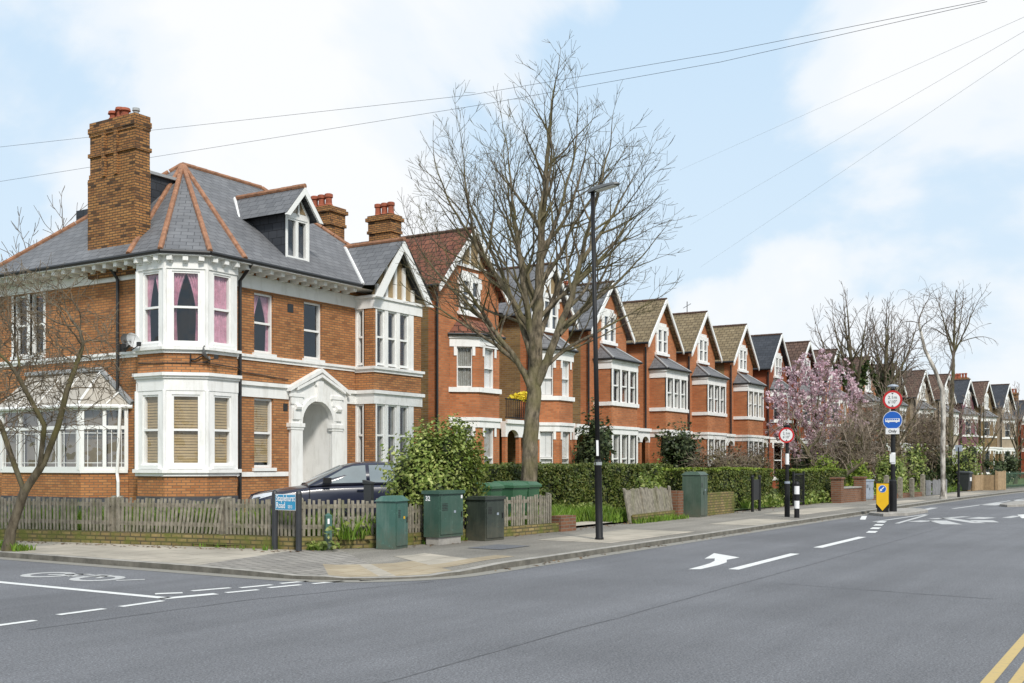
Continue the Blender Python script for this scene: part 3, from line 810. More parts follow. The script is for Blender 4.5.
# eaves: soffit, brackets, gutter
ev = MB(); gu = MB(); bk = MB()
path = [(18.1,28.9),(18.1,t_[1]+.62)]
def eave(pts, wallpts):
    for (a, b), (wa, wb) in zip(zip(pts[:-1], pts[1:]), zip(wallpts[:-1], wallpts[1:])):
        ev.poly([(a[0],a[1],6.66),(b[0],b[1],6.66),(wb[0],wb[1],6.66),(wa[0],wa[1],6.66)])
        ev.poly([(a[0],a[1],6.66),(b[0],b[1],6.66),(b[0],b[1],6.76),(a[0],a[1],6.76)])
        gu.tube([(a[0],a[1],6.735),(b[0],b[1],6.735)], .055, 8)
        L = math.hypot(b[0]-a[0], b[1]-a[1]); n = max(2, int(round(L/.42)))
        for k in range(n):
            u = (k+.5)/n
            px, py = wa[0]+(wb[0]-wa[0])*u, wa[1]+(wb[1]-wa[1])*u
            ox, oy = a[0]+(b[0]-a[0])*u, a[1]+(b[1]-a[1])*u
            d = Vector((ox-px, oy-py)); dl = d.length; ang = math.degrees(math.atan2(d.y, d.x))
            MB(fr(px, py, ang)).box(0, dl*.85, -.065, .065, 6.54, 6.655).box(0, dl*.4, -.05, .05, 6.50, 6.541).build('cornice_bracket', WHITE, HA)
op = [(17.9,28.7),E1[:2],E2[:2],E3[:2],E4[:2],(24.5,20.45)]
wp_ = [(18.45,28.7),(18.09,22.35),(18.09,21.35),(18.8,20.64),(19.8,20.64),(24.85,21.0)]
eave(op[:2], [(18.45,28.7),(18.45,22.43)]); eave(op[1:5], wp_[1:5]); eave([E4[:2],(24.5,20.45)], [(19.8,21.0),(24.5,21.0)])
ev.poly([(19.8,20.4,6.655),(19.8,21.02,6.655),(27.7,21.02,6.655),(27.7,20.4,6.655)])
ev.build('soffit', WHITE, HA); gu.build('gutter', GUTTER, HA)
# dormer
D0, Dw = 21.92, .95
dm = MB(fr(0, 21.0))
dm.wall(D0, D0+Dw, 7.1, 8.45, [(D0+.07,D0+.88,7.22,8.32)], .08)
dm.xz([(D0,8.45),(D0+Dw,8.45),(D0+Dw/2,9.05)], 0, .04)
dmo = dm.build('dormer', WHITEP, HA)
ck = MB(); 
for xx in (D0, D0+Dw): MB().poly([(xx,21.02,7.15),(xx,22.7,8.45),(xx,21.02,8.45)]).build('cheek', SLATED, dmo)
sash(HA, fr(0, 21.0), D0+.07, 7.22, .40, 1.1, d=.02, frame=.05, ny=0, sill=False); sash(HA, fr(0,21.0), D0+.48, 7.22, .40, 1.1, d=.02, frame=.05, ny=0, sill=False)
MB(fr(0,20.98)).poly([(D0+.17,0,8.5),(D0+Dw-.17,0,8.5),(D0+Dw/2,0,8.92)]).build('pane', GLASS, dmo)
MB(fr(0,20.99)).poly([(D0+.15,0,8.49),(D0+Dw-.15,0,8.49),(D0+Dw/2,0,8.93)]).build('gable_backing', TAN, dmo)
MB(fr(0,20.95)).box(D0+Dw/2-.03,D0+Dw/2+.03,0,.03,8.45,8.95).build('mullion', WHITEP, dmo)
dr = MB(); ax = D0+Dw/2
dr.poly([(ax-.72,20.72,8.36),(ax,20.72,9.2),(ax,23.4,9.2),(ax-.72,22.5,8.36)]).poly([(ax,20.72,9.2),(ax+.72,20.72,8.36),(ax+.72,22.5,8.36),(ax,23.4,9.2)])
dr.build('dormer_roof', SLATE, dmo)
db = MB(fr(0,20.74))
db.xz([(ax-.74,8.30),(ax,9.18),(ax,8.98),(ax-.58,8.30)], -.03, .03).xz([(ax+.74,8.30),(ax+.58,8.30),(ax,8.98),(ax,9.18)], -.03, .03)
db.build('bargeboard', WHITEP, dmo)
hip(dmo, [(ax,20.72,9.22),(ax,23.35,9.22)], .07)
MB().tube([(ax-.74,22.5,8.40),(ax-.02,23.42,9.22)], .045, 6).build('flashing', WHITEP, dmo)
# flat dark dormer behind the chimney
dd = MB(); dd.box(19.75,22.2,24.0,26.35,7.4,9.42).box(19.8,22.2,26.352,27.1,7.4,8.8); ddo = dd.build('flat_dormer', SLATED, HA)
MB().box(19.65,22.2,23.9,26.4,9.422,9.5).build('dormer_roof', LEAD, ddo)
# the big side chimney
ch = MB(FS)
x0, x1 = 29-24.57, 29-22.72
ch.at(fr(18.3, 29.0, -90))
cd = .50
ch.box(x0, x1, 0, cd, 6.4, 9.0)
ch.box(x0+.03, x1, .015, cd-.01, 9.0, 9.12)
ch.box(x0+.07, x1, .02, cd-.02, 9.12, 10.33)
for xa in (x0+.62, x0+1.1): ch.box(xa, xa+.11, -.05, .02, 9.0, 10.15)
ch.box(x0+.04, x1+.03, -.03, cd+.02, 9.56, 9.66)
ch.box(x0+.06, x1+.015, -.01, cd, 10.1, 10.18).box(x0+.04, x1+.03, -.03, cd+.02, 10.18, 10.32).box(x0+.07, x1+.01, 0, cd-.01, 10.33, 10.47)
cho = ch.build('chimney', CHIMB, HA)
for px, h in ((.72,.27),(1.0,.32),(1.17,.28)):
    p = MB(fr(18.3,29.0,-90)); p.lathe([(.13,10.47),(.13,10.55),(.105,10.57),(.10,10.47+h-.08),(.15,10.47+h-.07),(.13,10.47+h)], 10, x0+px, .25); p.build('chimney_pot', POTRED, cho)
p = MB(fr(18.3,29.0,-90)); p.lathe([(.07,10.47),(.07,10.6),(.10,10.61),(.09,10.68)], 10, x1-.25, .25); p.build('chimney_pot', LEAD, cho)
MB(fr(18.3,29.0,-90)).box(x0-.1, x1+.05, -.12, .3, 6.74, 6.84).build('lead_flashing', LEAD, cho)
chimney(HA, fr(26.6, 23.55), .72, .95, 7.2, 9.9, [(.18,.2,.42,.12),(.18,.5,.42,.12),(.18,.8,.42,.12)], CHIMB)
# arched porch
arc = MB(F0)
cx, zc, rr = 23.09, 2.68, .64
outl = [(22.05,.45),(22.45,.45),(22.45,zc)]
outl += [(cx-rr*math.cos(R(a)), zc+rr*math.sin(R(a))) for a in range(12, 180, 12)]
outl += [(23.73,zc),(23.73,.45),(24.36,.45),(24.36,3.6),(23.2,4.16),(22.05,3.6)]
arc.xz(outl, -.10, .02)
for xa, xb in ((22.02,22.47),(23.70,24.12)):
    arc.box(xa-.06, xb+.06, -.15, .0, .45, .62); arc.box(xa-.03, xb+.03, -.14, .0, .62, .74)
    arc.box(xa, xb, -.125, -.09, .74, 2.5)
    arc.box(xa-.03, xb+.03, -.14, .0, 2.5, 2.57).box(xa-.06, xb+.06, -.16, .0, 2.57, 2.68)
    arc.box(xa+.06, xb-.06, -.15, -.09, 2.78, 3.1).tube([((xa+xb)/2-.1,-.14,3.12),((xa+xb)/2+.1,-.14,3.12)], .09, 8)
    arc.box(xa, xb, -.13, -.09, 3.2, 3.4).box(xa-.05, xb+.05, -.15, -.09, 3.4, 3.5)
for pr in ([(21.92,3.54),(23.2,4.14),(23.2,4.25),(21.92,3.65)], [(23.2,4.14),(24.42,3.54),(24.42,3.65),(23.2,4.25)]):
    arc.xz(pr, -.2, .0)
for pr in ([(22.2,3.58),(23.2,4.0),(23.2,4.08),(22.2,3.66)], [(23.2,4.0),(24.2,3.58),(24.2,3.66),(23.2,4.08)]):
    arc.xz(pr, -.2, -.09)
arc.xz([(cx-.08,3.3),(cx+.08,3.3),(cx+.16,3.88),(cx-.04,3.88)], -.2, -.09).box(cx-.12, cx+.2, -.15, -.09, 3.76, 3.88)
# archivolt
n = 14
for k in range(n):
    a, b = R(180*k/n), R(180*(k+1)/n)
    q = [(cx-r_*math.cos(t), zc+r_*math.sin(t)) for r_, t in ((rr,a),(rr,b),(rr+.13,b),(rr+.13,a))]
    arc.xz(q, -.14, -.09)
arc.build('arched_porch', WHITE, HA)
pr = MB(F0)
pr.poly([(22.456,.0,.45),(22.456,1.2,.45),(22.456,1.2,3.35),(22.456,0,3.35)]).poly([(23.724,0,.45),(23.724,0,3.35),(23.724,1.2,3.35),(23.724,1.2,.45)])
pr.poly([(22.45,1.2,.45),(23.73,1.2,.45),(23.73,1.2,3.35),(22.45,1.2,3.35)]).poly([(22.45,0,3.292),(23.73,0,3.292),(23.73,1.2,3.292),(22.45,1.2,3.292)])
pr.build('porch_interior', WHITE, HA)
MB(F0).box(22.3,23.9,-.5,1.2,.13,.45).box(22.4,23.8,-.8,-.5,.13,.29).build('doorstep', CONC, HA)
# downpipes, vents, cables
dp = MB(); dp.tube([(20.12,20.45,6.7),(20.13,20.7,6.45),(20.15,20.9,6.3),(20.15,20.9,.2)], .045, 8).build('downpipe', GUTTER, HA)
dp = MB(); dp.tube([(18.05,23.6,6.7),(18.25,23.5,6.5),(18.36,23.45,6.3),(18.36,23.45,3.45)], .045, 8).build('downpipe', GUTTER, HA)
MB(F0).box(22.0,22.22,-.012,.02,5.72,5.95).build('air_vent', GUTTER, HA); MB(F0).box(21.83,22.0,-.012,.02,3.0,3.2).build('air_vent', GUTTER, HA)
MB().tube([(18.07,22.3,4.06),(18.07,21.36,4.03),(18.78,20.6,4.05),(19.8,20.6,4.0),(20.3,20.97,3.95),(22,20.97,3.86)], .012, 5).build('cable', GUTTER, HA)
# satellite dishes
def dish(loc, face, r, mat, name, label):
    o = thing(name, label, 'satellite dish', loc, face, 'satellite dishes on the corner house')
    m = MB(org=(0,0,0)); 
    prof = [(r*.05,0),(r*.5,.03),(r*.85,.085),(r,.12)]
    T = Matrix.Translation((-.3,0,.05)) @ Matrix.Rotation(R(-68),4,'Y')
    m.at(T); P=[]; nn=20
    for r_, z in prof:
        for k in range(nn): P.append((r_*math.cos(2*math.pi*k/nn)*1.1, r_*math.sin(2*math.pi*k/nn), z))
    m.add(P, [(i*nn+k, i*nn+(k+1)%nn, (i+1)*nn+(k+1)%nn, (i+1)*nn+k) for i in range(3) for k in range(nn)]+[tuple(range(nn))])
    m.build('reflector', mat, o, smooth=True)
    MB(org=(0,0,0)).tube([(0,0,-.08),(-.12,0,-.08),(-.3,0,.03)], .018, 6).box(-.02,.0,-.06,.06,-.16,.04).build('bracket', GUTTER, o)
    MB(org=(0,0,0)).tube([(-.3,0,-.15),(-.62,0,-.04)], .012, 6).box(-.68,-.58,-.035,.035,-.06,.04).build('receiver_arm', GUTTER, o)
dish((17.8,22.5,4.5), 85, .19, DISHW, 'satellite_dish', 'pale round satellite dish on the left edge of the white bay tower')
dish((18.5,20.9,4.2), 125, .18, DISHG, 'satellite_dish', 'dark grey satellite dish on the brick band between the two bay storeys')
dish((18.38,23.35,4.6), 75, .18, DISHG, 'satellite_dish', 'satellite dish beside the side downpipe above the conservatory')

# ------------------------------------------------------------------ conservatory
ORG = (18.45, 25.2, 0.)
CO = thing('conservatory', 'white framed conservatory with sloping glazed roof on a red brick base', 'conservatory', ORG)
pts = [(18.43,23.12),(17.63,23.95),(17.63,27.3),(18.43,27.9)]
base = MB(); base.prism(pts, 0., 1.32); base.build('base_wall', ORANGE, CO)
MB().prism([(p[0]-.02,p[1]-.02 if i < 2 else p[1]+.02) for i, p in enumerate(pts)], 0, .70).build('plinth', LEADD, CO)
MB().prism([(p[0]-.04,p[1]-.03 if i < 2 else p[1]+.03) for i, p in enumerate(pts)], 1.322, 1.40).build('sill', WHITEP, CO)
def facet(a, b, nlights, z0=1.40, z1=3.02):
    d = Vector((b[0]-a[0], b[1]-a[1])); L = d.length; ang = math.degrees(math.atan2(d.y, d.x))
    Fq = fr(a[0], a[1], ang)
    m = MB(Fq)
    m.box(0,.09,-.05,.05,z0,z1); m.box(L-.09,L,-.05,.05,z0,z1)
    m.box(.09,L-.09,-.04,.04,z1-.1,z1); m.box(.09,L-.09,-.04,.04,z0,z0+.08); m.box(.09,L-.09,-.042,.042,2.44,2.53)
    for k in range(1, nlights):
        xx = L*k/nlights; m.box(xx-.045,xx+.045,-.038,.038,z0+.08,2.44); m.box(xx-.045,xx+.045,-.038,.038,2.53,z1-.1)
    # leaded glazing strips
    for k in range(nlights):
        xa, xb = L*k/nlights+.07, L*(k+1)/nlights-.07
        for zz in (1.58, 2.34): m.box(xa, xb, -.012, .012, zz-.008, zz+.008)
        for xx in (xa+.1, xb-.1): m.box(xx-.008, xx+.008, -.011, .011, z0+.08, 2.44)
    f = m.build('window', WHITEP, CO)
    MB(Fq).poly([(.05,0,z0+.04),(L-.05,0,z0+.04),(L-.05,0,z1-.05),(.05,0,z1-.05)]).build('pane', CONSGLASS, f)
    b = MB(Fq)
    for k in range(nlights):
        xa, xb = L*k/nlights+.06, L*(k+1)/nlights-.06
        b.poly([(xa,.14,z0+.02),(xb,.14,z0+.02),(xb,.14,z1-.1),(xa,.14,z1-.1)])
    b.build('blind', CBLIND, f)
facet(pts[1], pts[0], 2); facet(pts[2], pts[1], 4); facet(pts[3], pts[2], 1)
cr = MB(); ez = 3.05; top = [(18.43,24.2,3.95),(18.43,27.3,3.95)]
e_ = [(18.45,22.98),(17.52,23.9),(17.52,27.38),(18.45,28.05)]
cr.poly([(*e_[0],ez),(*e_[1],ez),top[0]][::-1]).poly([(*e_[1],ez),(*e_[2],ez),top[1],top[0]][::-1]).poly([(*e_[2],ez),(*e_[3],ez),top[1]][::-1])
cr.build('roof', POLY, CO)
gb = MB()
def lerp(a, b, u): return tuple(a[i]+(b[i]-a[i])*u for i in range(3))
up = lambda p: (p[0], p[1], p[2]+.025)
def bar(p, rr, n): MB().tube(p, rr, n).build('glazing_bar', WHITEP, CO)
bar([up((*e_[1],ez)), up(top[0])], .035, 6)
for k in range(1, 4): bar([up(lerp((*e_[1],ez),(*e_[2],ez),k/4)), up(lerp(top[0],top[1],k/4))], .018, 6)
for k in range(1, 2): bar([up(lerp((*e_[0],ez),(*e_[1],ez),k/2)), up(lerp((18.43,23.05,3.15),top[0],k/3))], .022, 6)
MB().tube([(*e_[0],ez-.03),(*e_[1],ez-.03),(*e_[2],ez-.03),(*e_[3],ez-.03)], .055, 8).tube([(18.2,23.15,ez-.05),(18.15,23.2,1.3),(18.1,23.1,1.1),(18.1,23.1,.15)], .04, 8).build('gutter', WHITEP, CO)
MB().tube([(18.42,22.95,3.10),(18.42,24.2,4.03),(18.42,27.4,4.03)], .07, 5).build('flashing', LEAD, CO)
ORG = (0, 0, 0)
# ------------------------------------------------------------------ the row of gabled houses
def terrace(name, label, s0, t0, w_, gap, apex, eave, bricks, roofm, bay='box', seed=0, door=True, far=False, trim=None, bayx=None, roofbay=None, ridge=None, attic='pair', fills=(None,'side'), rot=0., bargem=None, chim=None, sash_m=None, balcony=False, gtop=False, group='gabled brick houses along the road'):
    global ORG
    ORG = (0, 0, 0)
    H = thing(name, label, 'house', (s0, t0, .1), rot, group)
    bf, bs = bricks; trim = trim or WHITE; roofbay = roofbay or SLATE; ridge = ridge or TILEB
    rnd = random.Random(seed)
    D = 9.
    F = fr(0, 0)
    bx0, bx1, dep = bayx or (.5, 2.95, .8)
    m = MB(F)
    m.wall(0, w_, 0, eave, [(bx0+.06, bx1-.06, .5, 5.75)], 0)
    m.poly([(0,0,eave),(w_,0,eave),(w_/2,0,apex-.12)])
    m.build('front_wall', bf, H)
    # orange quoin strip on the flank, then the flank itself
    sd_ = MB(F)
    sd_.poly([(0,.35,0),(0,.35,eave),(0,D,eave),(0,D,0)]).poly([(w_,.35,0),(w_,D,0),(w_,D,eave),(w_,.35,eave)])
    sd_.poly([(0,D,0),(0,D,eave),(w_/2,D,apex-.12),(w_,D,eave),(w_,D,0)])
    sd_.build('side_wall', bs, H)
    q = MB(F); q.poly([(0,.0,0),(0,.0,eave),(0,.35,eave),(0,.35,0)]); q.build('quoin', bf, H)
    q = MB(F); q.poly([(w_,0,0),(w_,.35,0),(w_,.35,eave),(w_,0,eave)]); q.build('quoin', bf, H)
    # roof
    pitch = (apex-eave+.12)/(w_/2); ov = .2
    r = MB(F)
    for sx, xa in ((-1, -ov), (1, w_+ov)):
        ze = eave-ov*pitch+.12
        a = [(xa,-.28,ze),(w_/2,-.28,apex),(w_/2,D+.1,apex),(xa,D+.1,ze)]
        r.poly(a if sx < 0 else a[::-1])
        b = [(x,y,z-.1) for x,y,z in a]
        r.poly(b[::-1] if sx < 0 else b)
        r.poly([a[0],b[0],b[3],a[3]])
    r.build('roof', roofm, H)
    hip(H, [(w_/2,-.3,apex+.02),(w_/2,D,apex+.02)], .055, ridge)
    bm = bargem or WHITEP
    for sx in (-1, 1):
        xe = w_/2+sx*(w_/2+ov+.05); ze = eave-ov*pitch+.06
        b = MB(fr(0,-.32))
        pts_ = [(xe,ze),(w_/2,apex+.03),(w_/2,apex-.18),(xe-sx*.02,ze-.2)]
        b.xz(pts_ if sx < 0 else pts_[::-1], 0, .06)
        b.build('bargeboard', bm, H)
    if gtop:
        hz_ = apex-1.25; hw_ = 1.13/pitch
        MB(F).poly([(w_/2-hw_,-.02,hz_),(w_/2+hw_,-.02,hz_),(w_/2,-.02,apex-.15)]).build('gable_panel', TAN, H)
        for k_ in (-.55,0,.55): MB(F).box(w_/2+k_*hw_-.04,w_/2+k_*hw_+.04,-.06,-.022,hz_,hz_+1.1*(1-abs(k_))).build('gable_timber', WHITEP, H)
        MB(F).box(w_/2-hw_,w_/2+hw_,-.07,-.023,hz_-.1,hz_).build('gable_beam', WHITEP, H)
    g_ = MB(F); g_.tube([(-ov-.04,-.28,eave-ov*pitch+.06),(-ov-.04,D,eave-ov*pitch+.06)], .06, 6).build('gutter', GUTTER, H)
    MB(F).tube([(-.1,-.06,eave-.35),(-.06,-.06,eave-.6),(-.06,-.06,.2)], .045, 6).build('downpipe', GUTTER, H)
    # attic window with white surround
    cx = w_/2+.0; az0, az1 = 6.62, 7.72
    at = MB(F)
    at.box(cx-.62,cx-.5,-.06,.03,az0,az1).box(cx+.5,cx+.62,-.06,.03,az0,az1).box(cx-.07,cx+.07,-.06,.03,az0,az1)
    at.box(cx-.66,cx+.66,-.08,.03,az1,az1+.16).box(cx-.5,cx+.5,-.05,.03,az1+.16,az1+.3).box(cx-.72,cx+.72,-.13,.03,az0-.12,az0)
    at.box(cx-.7,cx-.5,-.075,.03,az1-.22,az1-.01).box(cx+.5,cx+.7,-.075,.03,az1-.22,az1-.01)
    at.build('window_surround', trim, H)
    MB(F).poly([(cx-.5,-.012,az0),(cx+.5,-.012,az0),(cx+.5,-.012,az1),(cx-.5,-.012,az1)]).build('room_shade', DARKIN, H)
    for xa in (cx-.5, cx+.07): sash(H, F, xa, az0, .43, az1-az0, d=-.09, frame=.045, sill=False)
    # bay
    c = .62 if bay == 'cant' else 0.
    P = [(bx0,0),(bx0+c,-dep),(bx1-c,-dep),(bx1,0)]
    zs = [(0.,.5,.65,2.68,3.02),(3.02,3.86,4.02,5.38,5.78)]
    mid = MB(F); 
    for lv, (za, zb, zc, zd, ze) in enumerate(zs):
        for i in range(3):
            (ax, ay), (bx, by) = P[i], P[i+1]
            L = math.hypot(bx-ax, by-ay); Fq = fr(ax, ay, math.degrees(math.atan2(by-ay, bx-ax)))
            wn = []
            if bay == 'cant':
                ww = .52 if i != 1 else .62
                wn = [((L-ww)/2, ww)]
            elif i == 1:
                a0, a1 = .12, L-.12; ww = (a1-a0-.30)/3
                wn = [(a0+k*(ww+.15), ww) for k in range(3)]
            wl_ = MB(Fq)
            wl_.wall(0, L, za, ze, [(x, x+ww, zc, zd) for x, ww in wn], .1)
            if i == 2 and bay == 'box': wl_.wall(0,0,0,0) 
            wl_.build('bay_wall', bf, H)
            MB(Fq).box(-.05, L+.05, -.07, .02, zb, zc-.002).build('sill_band', trim, H)
            t_ = MB(Fq)
            t_.box(-.02, L+.02, -.035, .02, zd, ze-.12).box(-.05, L+.05, -.08, .02, ze-.12, ze)
            if bay == 'box' and i == 1:
                xx = [0] + [v for x, ww in wn for v in (x, x+ww)] + [L]
                for k in range(0, len(xx), 2): MB(Fq).box(xx[k], xx[k+1], -.03, .05, zc, zd).build('mullion', trim, H)
            else:
                for x, ww in wn:
                    t_.box(x-.1, x, -.03, .02, zd-.3, zd+.02); t_.box(x+ww, x+ww+.1, -.03, .02, zd-.3, zd+.02)
            t_.build('lintel_band', trim, H)
            for x, ww in wn:
                sash(H, Fq, x, zc, ww, zd-zc, d=.05, frame=.036, fill=fills[(lv+i) % 2], sill=False, nx=1)
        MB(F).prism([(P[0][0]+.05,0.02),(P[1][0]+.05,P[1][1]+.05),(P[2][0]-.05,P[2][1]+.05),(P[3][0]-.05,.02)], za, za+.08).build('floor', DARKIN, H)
    e = .14
    Q = [(bx0-e,-.01),(bx0+c-e*.6,-dep-e),(bx1-c+e*.6,-dep-e),(bx1+e,-.01)]
    zt = 6.42; ze = 5.78
    T1, T2 = (bx0+.55,-.02,zt), (bx1-.55,-.02,zt)
    br = MB(F)
    br.poly([(*Q[0],ze),(*Q[1],ze),T1]).poly([(*Q[1],ze),(*Q[2],ze),T2,T1]).poly([(*Q[2],ze),(*Q[3],ze),T2])
    br.poly([(*Q[3],ze-.01),(*Q[2],ze-.01),(*Q[1],ze-.01),(*Q[0],ze-.01)])
    br.build('bay_roof', roofbay, H)
    hp = MB(F)
    for a, b in ((Q[1],T1),(Q[2],T2)): 
        mm = MB(F); mm.tube([(a[0],a[1],ze+.03), (b[0],b[1],zt+.03)], .045, 6); mm.build('hip_flashing', LEAD if roofbay is not TILER else TERRA, H)
    MB(F).tube([(Q[0][0],Q[0][1],ze),(Q[1][0],Q[1][1]-.03,ze),(Q[2][0],Q[2][1]-.03,ze),(Q[3][0],Q[3][1],ze)], .05, 6).build('gutter', GUTTER, H)
    # recessed entrance to the right
    if gap > .3:
        g0, g1 = w_, w_+gap
        rb = 1.3
        m = MB(F); dw = min(.85, gap-.3); dx0 = g0+(gap-dw)/2
        m.wall(g0, g1, 0, eave-.3, [(dx0, dx0+dw, .3, 2.5)] + ([(dx0+.1, dx0+dw-.1, 3.95, 5.4)] if gap > 1 else []), .12, y=rb)
        m.build('recess_wall', bf, H)
        MB(F).poly([(g0-.1,rb-.3,eave-.32),(g1+.1,rb-.3,eave-.32),(g1+.1,D,eave+.9),(g0-.1,D,eave+.9)]).build('link_roof', roofm, H)
        if door:
            d = MB(F); d.box(dx0,dx0+dw,rb+.05,rb+.1,.3,2.1); do = d.build('door', DARKDOOR, H)
            MB(F).poly([(dx0+.06,rb+.04,2.15),(dx0+dw-.06,rb+.04,2.15),(dx0+dw-.06,rb+.04,2.45),(dx0+.06,rb+.04,2.45)]).build('fanlight', GLASS, do)
            fm = MB(F); fm.box(dx0,dx0+dw,rb+.02,rb+.1,2.1,2.15).box(dx0+.08,dx0+.16,rb+.02,rb+.05,1.1,1.2); fm.build('door_frame', WHITEP, do)
        if gap > 1: sash(H, fr(0, rb), dx0+.1, 3.95, dw-.2, 1.45)
        po = MB(F)
        n = 2 if gap > 1.8 else 1
        po.box(g0, g1-.02, -.3, rb, 2.72, 2.98); po.box(g0, g1-.02, -.38, -.3, 2.9, 3.04)
        for k in range(n):
            xa = g0+(gap-.02)*k/n; xb = g0+(gap-.02)*(k+1)/n
            arcp = [(xa,2.72),(xa,2.42)]+[((xa+xb)/2-(xb-xa)*.38*math.cos(R(a)), 2.42+.26*math.sin(R(a))) for a in range(0,181,20)]+[(xb,2.42),(xb,2.72)]
            po.xz(arcp, -.3, -.12)
        po.build('porch_lintel', trim, H)
        for k in range(n+1):
            xa = min(max(g0+.02, g0+(gap-.02)*k/n-.07), g1-.18)
            MB(F).box(xa, xa+.14, -.28, -.13, .1, 2.42).build('porch_post', bf, H)
        if balcony:
            ba = MB(F); ba.box(g0, g1-.05, -.3, -.27, 3.75, 3.8).box(g0, g1-.05, -.3, -.27, 3.1, 3.14)
            k = g0+.05
            while k < g1-.1:
                ba.box(k, k+.022, -.295, -.275, 3.1, 3.78); k += .13
            ba.build('balcony_railing', BLACKP, H)
            pl_ = MB(F)
            for k in range(220):
                px, py, pz = g0+1.3+rnd.gauss(0,.32), -.2+rnd.gauss(0,.08), 3.78+abs(rnd.gauss(0,.12))
                s_ = .045; d = Vector((rnd.gauss(0,1),rnd.gauss(0,1),rnd.gauss(0,1))).normalized(); u = d.orthogonal().normalized()*s_; v = d.cross(u).normalized()*s_
                p = Vector((px,py,pz)); pl_.poly([p-u-v,p+u-v,p+u+v,p-u+v])
            pl_.build('balcony_flower', FLOWERY, H)
    if chim:
        for cxx, cy_, zt_, npots in chim:
            chimney(H, fr(cxx, cy_), .55, .95, eave-.3, zt_, [(.27,.2+.28*k,.45,.115) for k in range(npots)], CHIMB)
    return H

OR = (RED, RED); ST = (RED, STOCK)
terrace('gabled_house', 'red brick house with red-brown tile roof and a balcony over its porch', 28.95, 21, 3.75, 2.05, 9.5, 7.45, ST, TILER, 'cant', 1, bayx=(.75,3.25,.75), roofbay=TILER, fills=('shutter','net'), balcony=True, gtop=True, chim=[(.1,2.0,9.95,3)])
terrace('gabled_house', 'red brick gabled house with slate roof directly behind the big bare street tree', 34.75, 21, 3.1, 1.45, 9.15, 7.2, ST, SLATE, 'cant', 2, bayx=(.4,2.7,.75), fills=('shutter','shutter'), gtop=True)
terrace('gabled_house', 'red brick gabled house with slate roof and yellow flank behind the tall lamp post', 39.5, 21, 3.55, 1.85, 9.15, 7.1, ST, SLATE, 'box', 3, bayx=(.55,3.0,.8), chim=[(3.6,3.0,9.35,3)])
terrace('gabled_house', 'brick gabled house with mottled yellow tile roof, first right of the lamp post', 45.0, 21, 3.5, 1.15, 9.12, 7.1, OR, TILEY, 'box', 4, fills=('halfnet','side'))
terrace('gabled_house', 'brick gabled house with mottled yellow tile roof, middle of three such roofs', 50.0, 21, 3.5, 2.1, 9.12, 7.1, OR, TILEY, 'box', 5, fills=(None,'halfnet'), chim=[(3.4,3.4,9.3,3)])
terrace('gabled_house', 'brick gabled house with mottled yellow tile roof, farthest of three such roofs', 55.75, 21, 3.5, 1.8, 9.1, 7.1, ST, TILEY, 'box', 6, fills=('blind',None))
terrace('gabled_house', 'brick gabled house with dark slate roof and dark windows left of the pink blossom', 61.05, 20.75, 3.5, .6, 9.1, 7.1, (RED2, RED2), SLATED, 'cant', 7, bayx=(.5,2.95,.7), fills=(None,None), chim=[(3.4,2.5,9.5,2)])
CR = (CREAM, STOCK)
terrace('gabled_house', 'brown tiled gabled house right behind the pink blossom, left of its densest part', 64.9, 20.3, 3.5, 1.5, 9.0, 7.0, (RED2, RED2), TILEB, 'cant', 8, rot=-2)
terrace('gabled_house', 'brown tiled gabled house rising above the right edge of the pink blossom', 69.9, 20.0, 3.6, 2.9, 8.95, 6.9, ST, TILEB, 'cant', 9, rot=-3)
terrace('gabled_house', 'brown tiled gabled house behind the ivy clad bare trees', 76.5, 19.5, 3.8, 2.2, 9.0, 7.0, ST, TILEB, 'box', 10, rot=-3.5)
terrace('gabled_house', 'tan gabled house with brown tile roof behind the round traffic signs', 82.5, 19.1, 4., 2.3, 8.95, 6.9, CR, TILEB, 'cant', 11, rot=-4.5)
terrace('gabled_house', 'tan gabled house with brown tile roof, right of the round traffic signs', 89.0, 18.4, 4., 2.1, 8.9, 6.8, CR, TILEB, 'cant', 12, rot=-5)
terrace('gabled_house', 'pale gabled house with brown roof right behind the white birch trunk', 95.2, 17.8, 4., 2.2, 9.0, 6.9, CR, TILEB, 'box', 13, rot=-5.5)
terrace('gabled_house', 'maroon rendered gabled house with grey slate roof', 101.5, 17.1, 4., 1.6, 8.95, 6.9, (PURPLE, PURPLE), SLATED, 'cant', 14, rot=-6)
terrace('gabled_house', 'yellow brick gabled house with brown roof, right of the maroon one', 107., 16.4, 4., 2.4, 9.1, 7.0, (STOCK, STOCK), TILEB, 'cant', 15, rot=-6.5, chim=[(4.3,3.,9.7,4)])
terrace('gabled_house', 'pale gabled house with dark slate roof, farthest of the white-bayed row', 113.4, 15.5, 4., 1.0, 9.2, 7.0, CR, SLATED, 'cant', 16, rot=-7, chim=[(-.4,3.,9.9,4)])
terrace('gabled_house', 'low red brick house with slate roof at the right edge of the view', 119.2, 14.5, 5., 1.0, 7.9, 6.0, (RED2, RED2), SLATED, 'box', 17, rot=-7.5, chim=[(3.,2.5,8.7,2)])
terrace('gabled_house', 'last red brick house beyond the low one at the far right', 126., 13.5, 5., 1.0, 8.2, 6.2, (RED, RED), SLATED, 'box', 18, rot=-8, chim=[(1.,2.5,9.1,3)])
# ------------------------------------------------------------------ street furniture
ORG = (0, 0, 0)
PZ = .088
I4 = Matrix.Identity(4)
def L(): return MB(I4, (0,0,0))
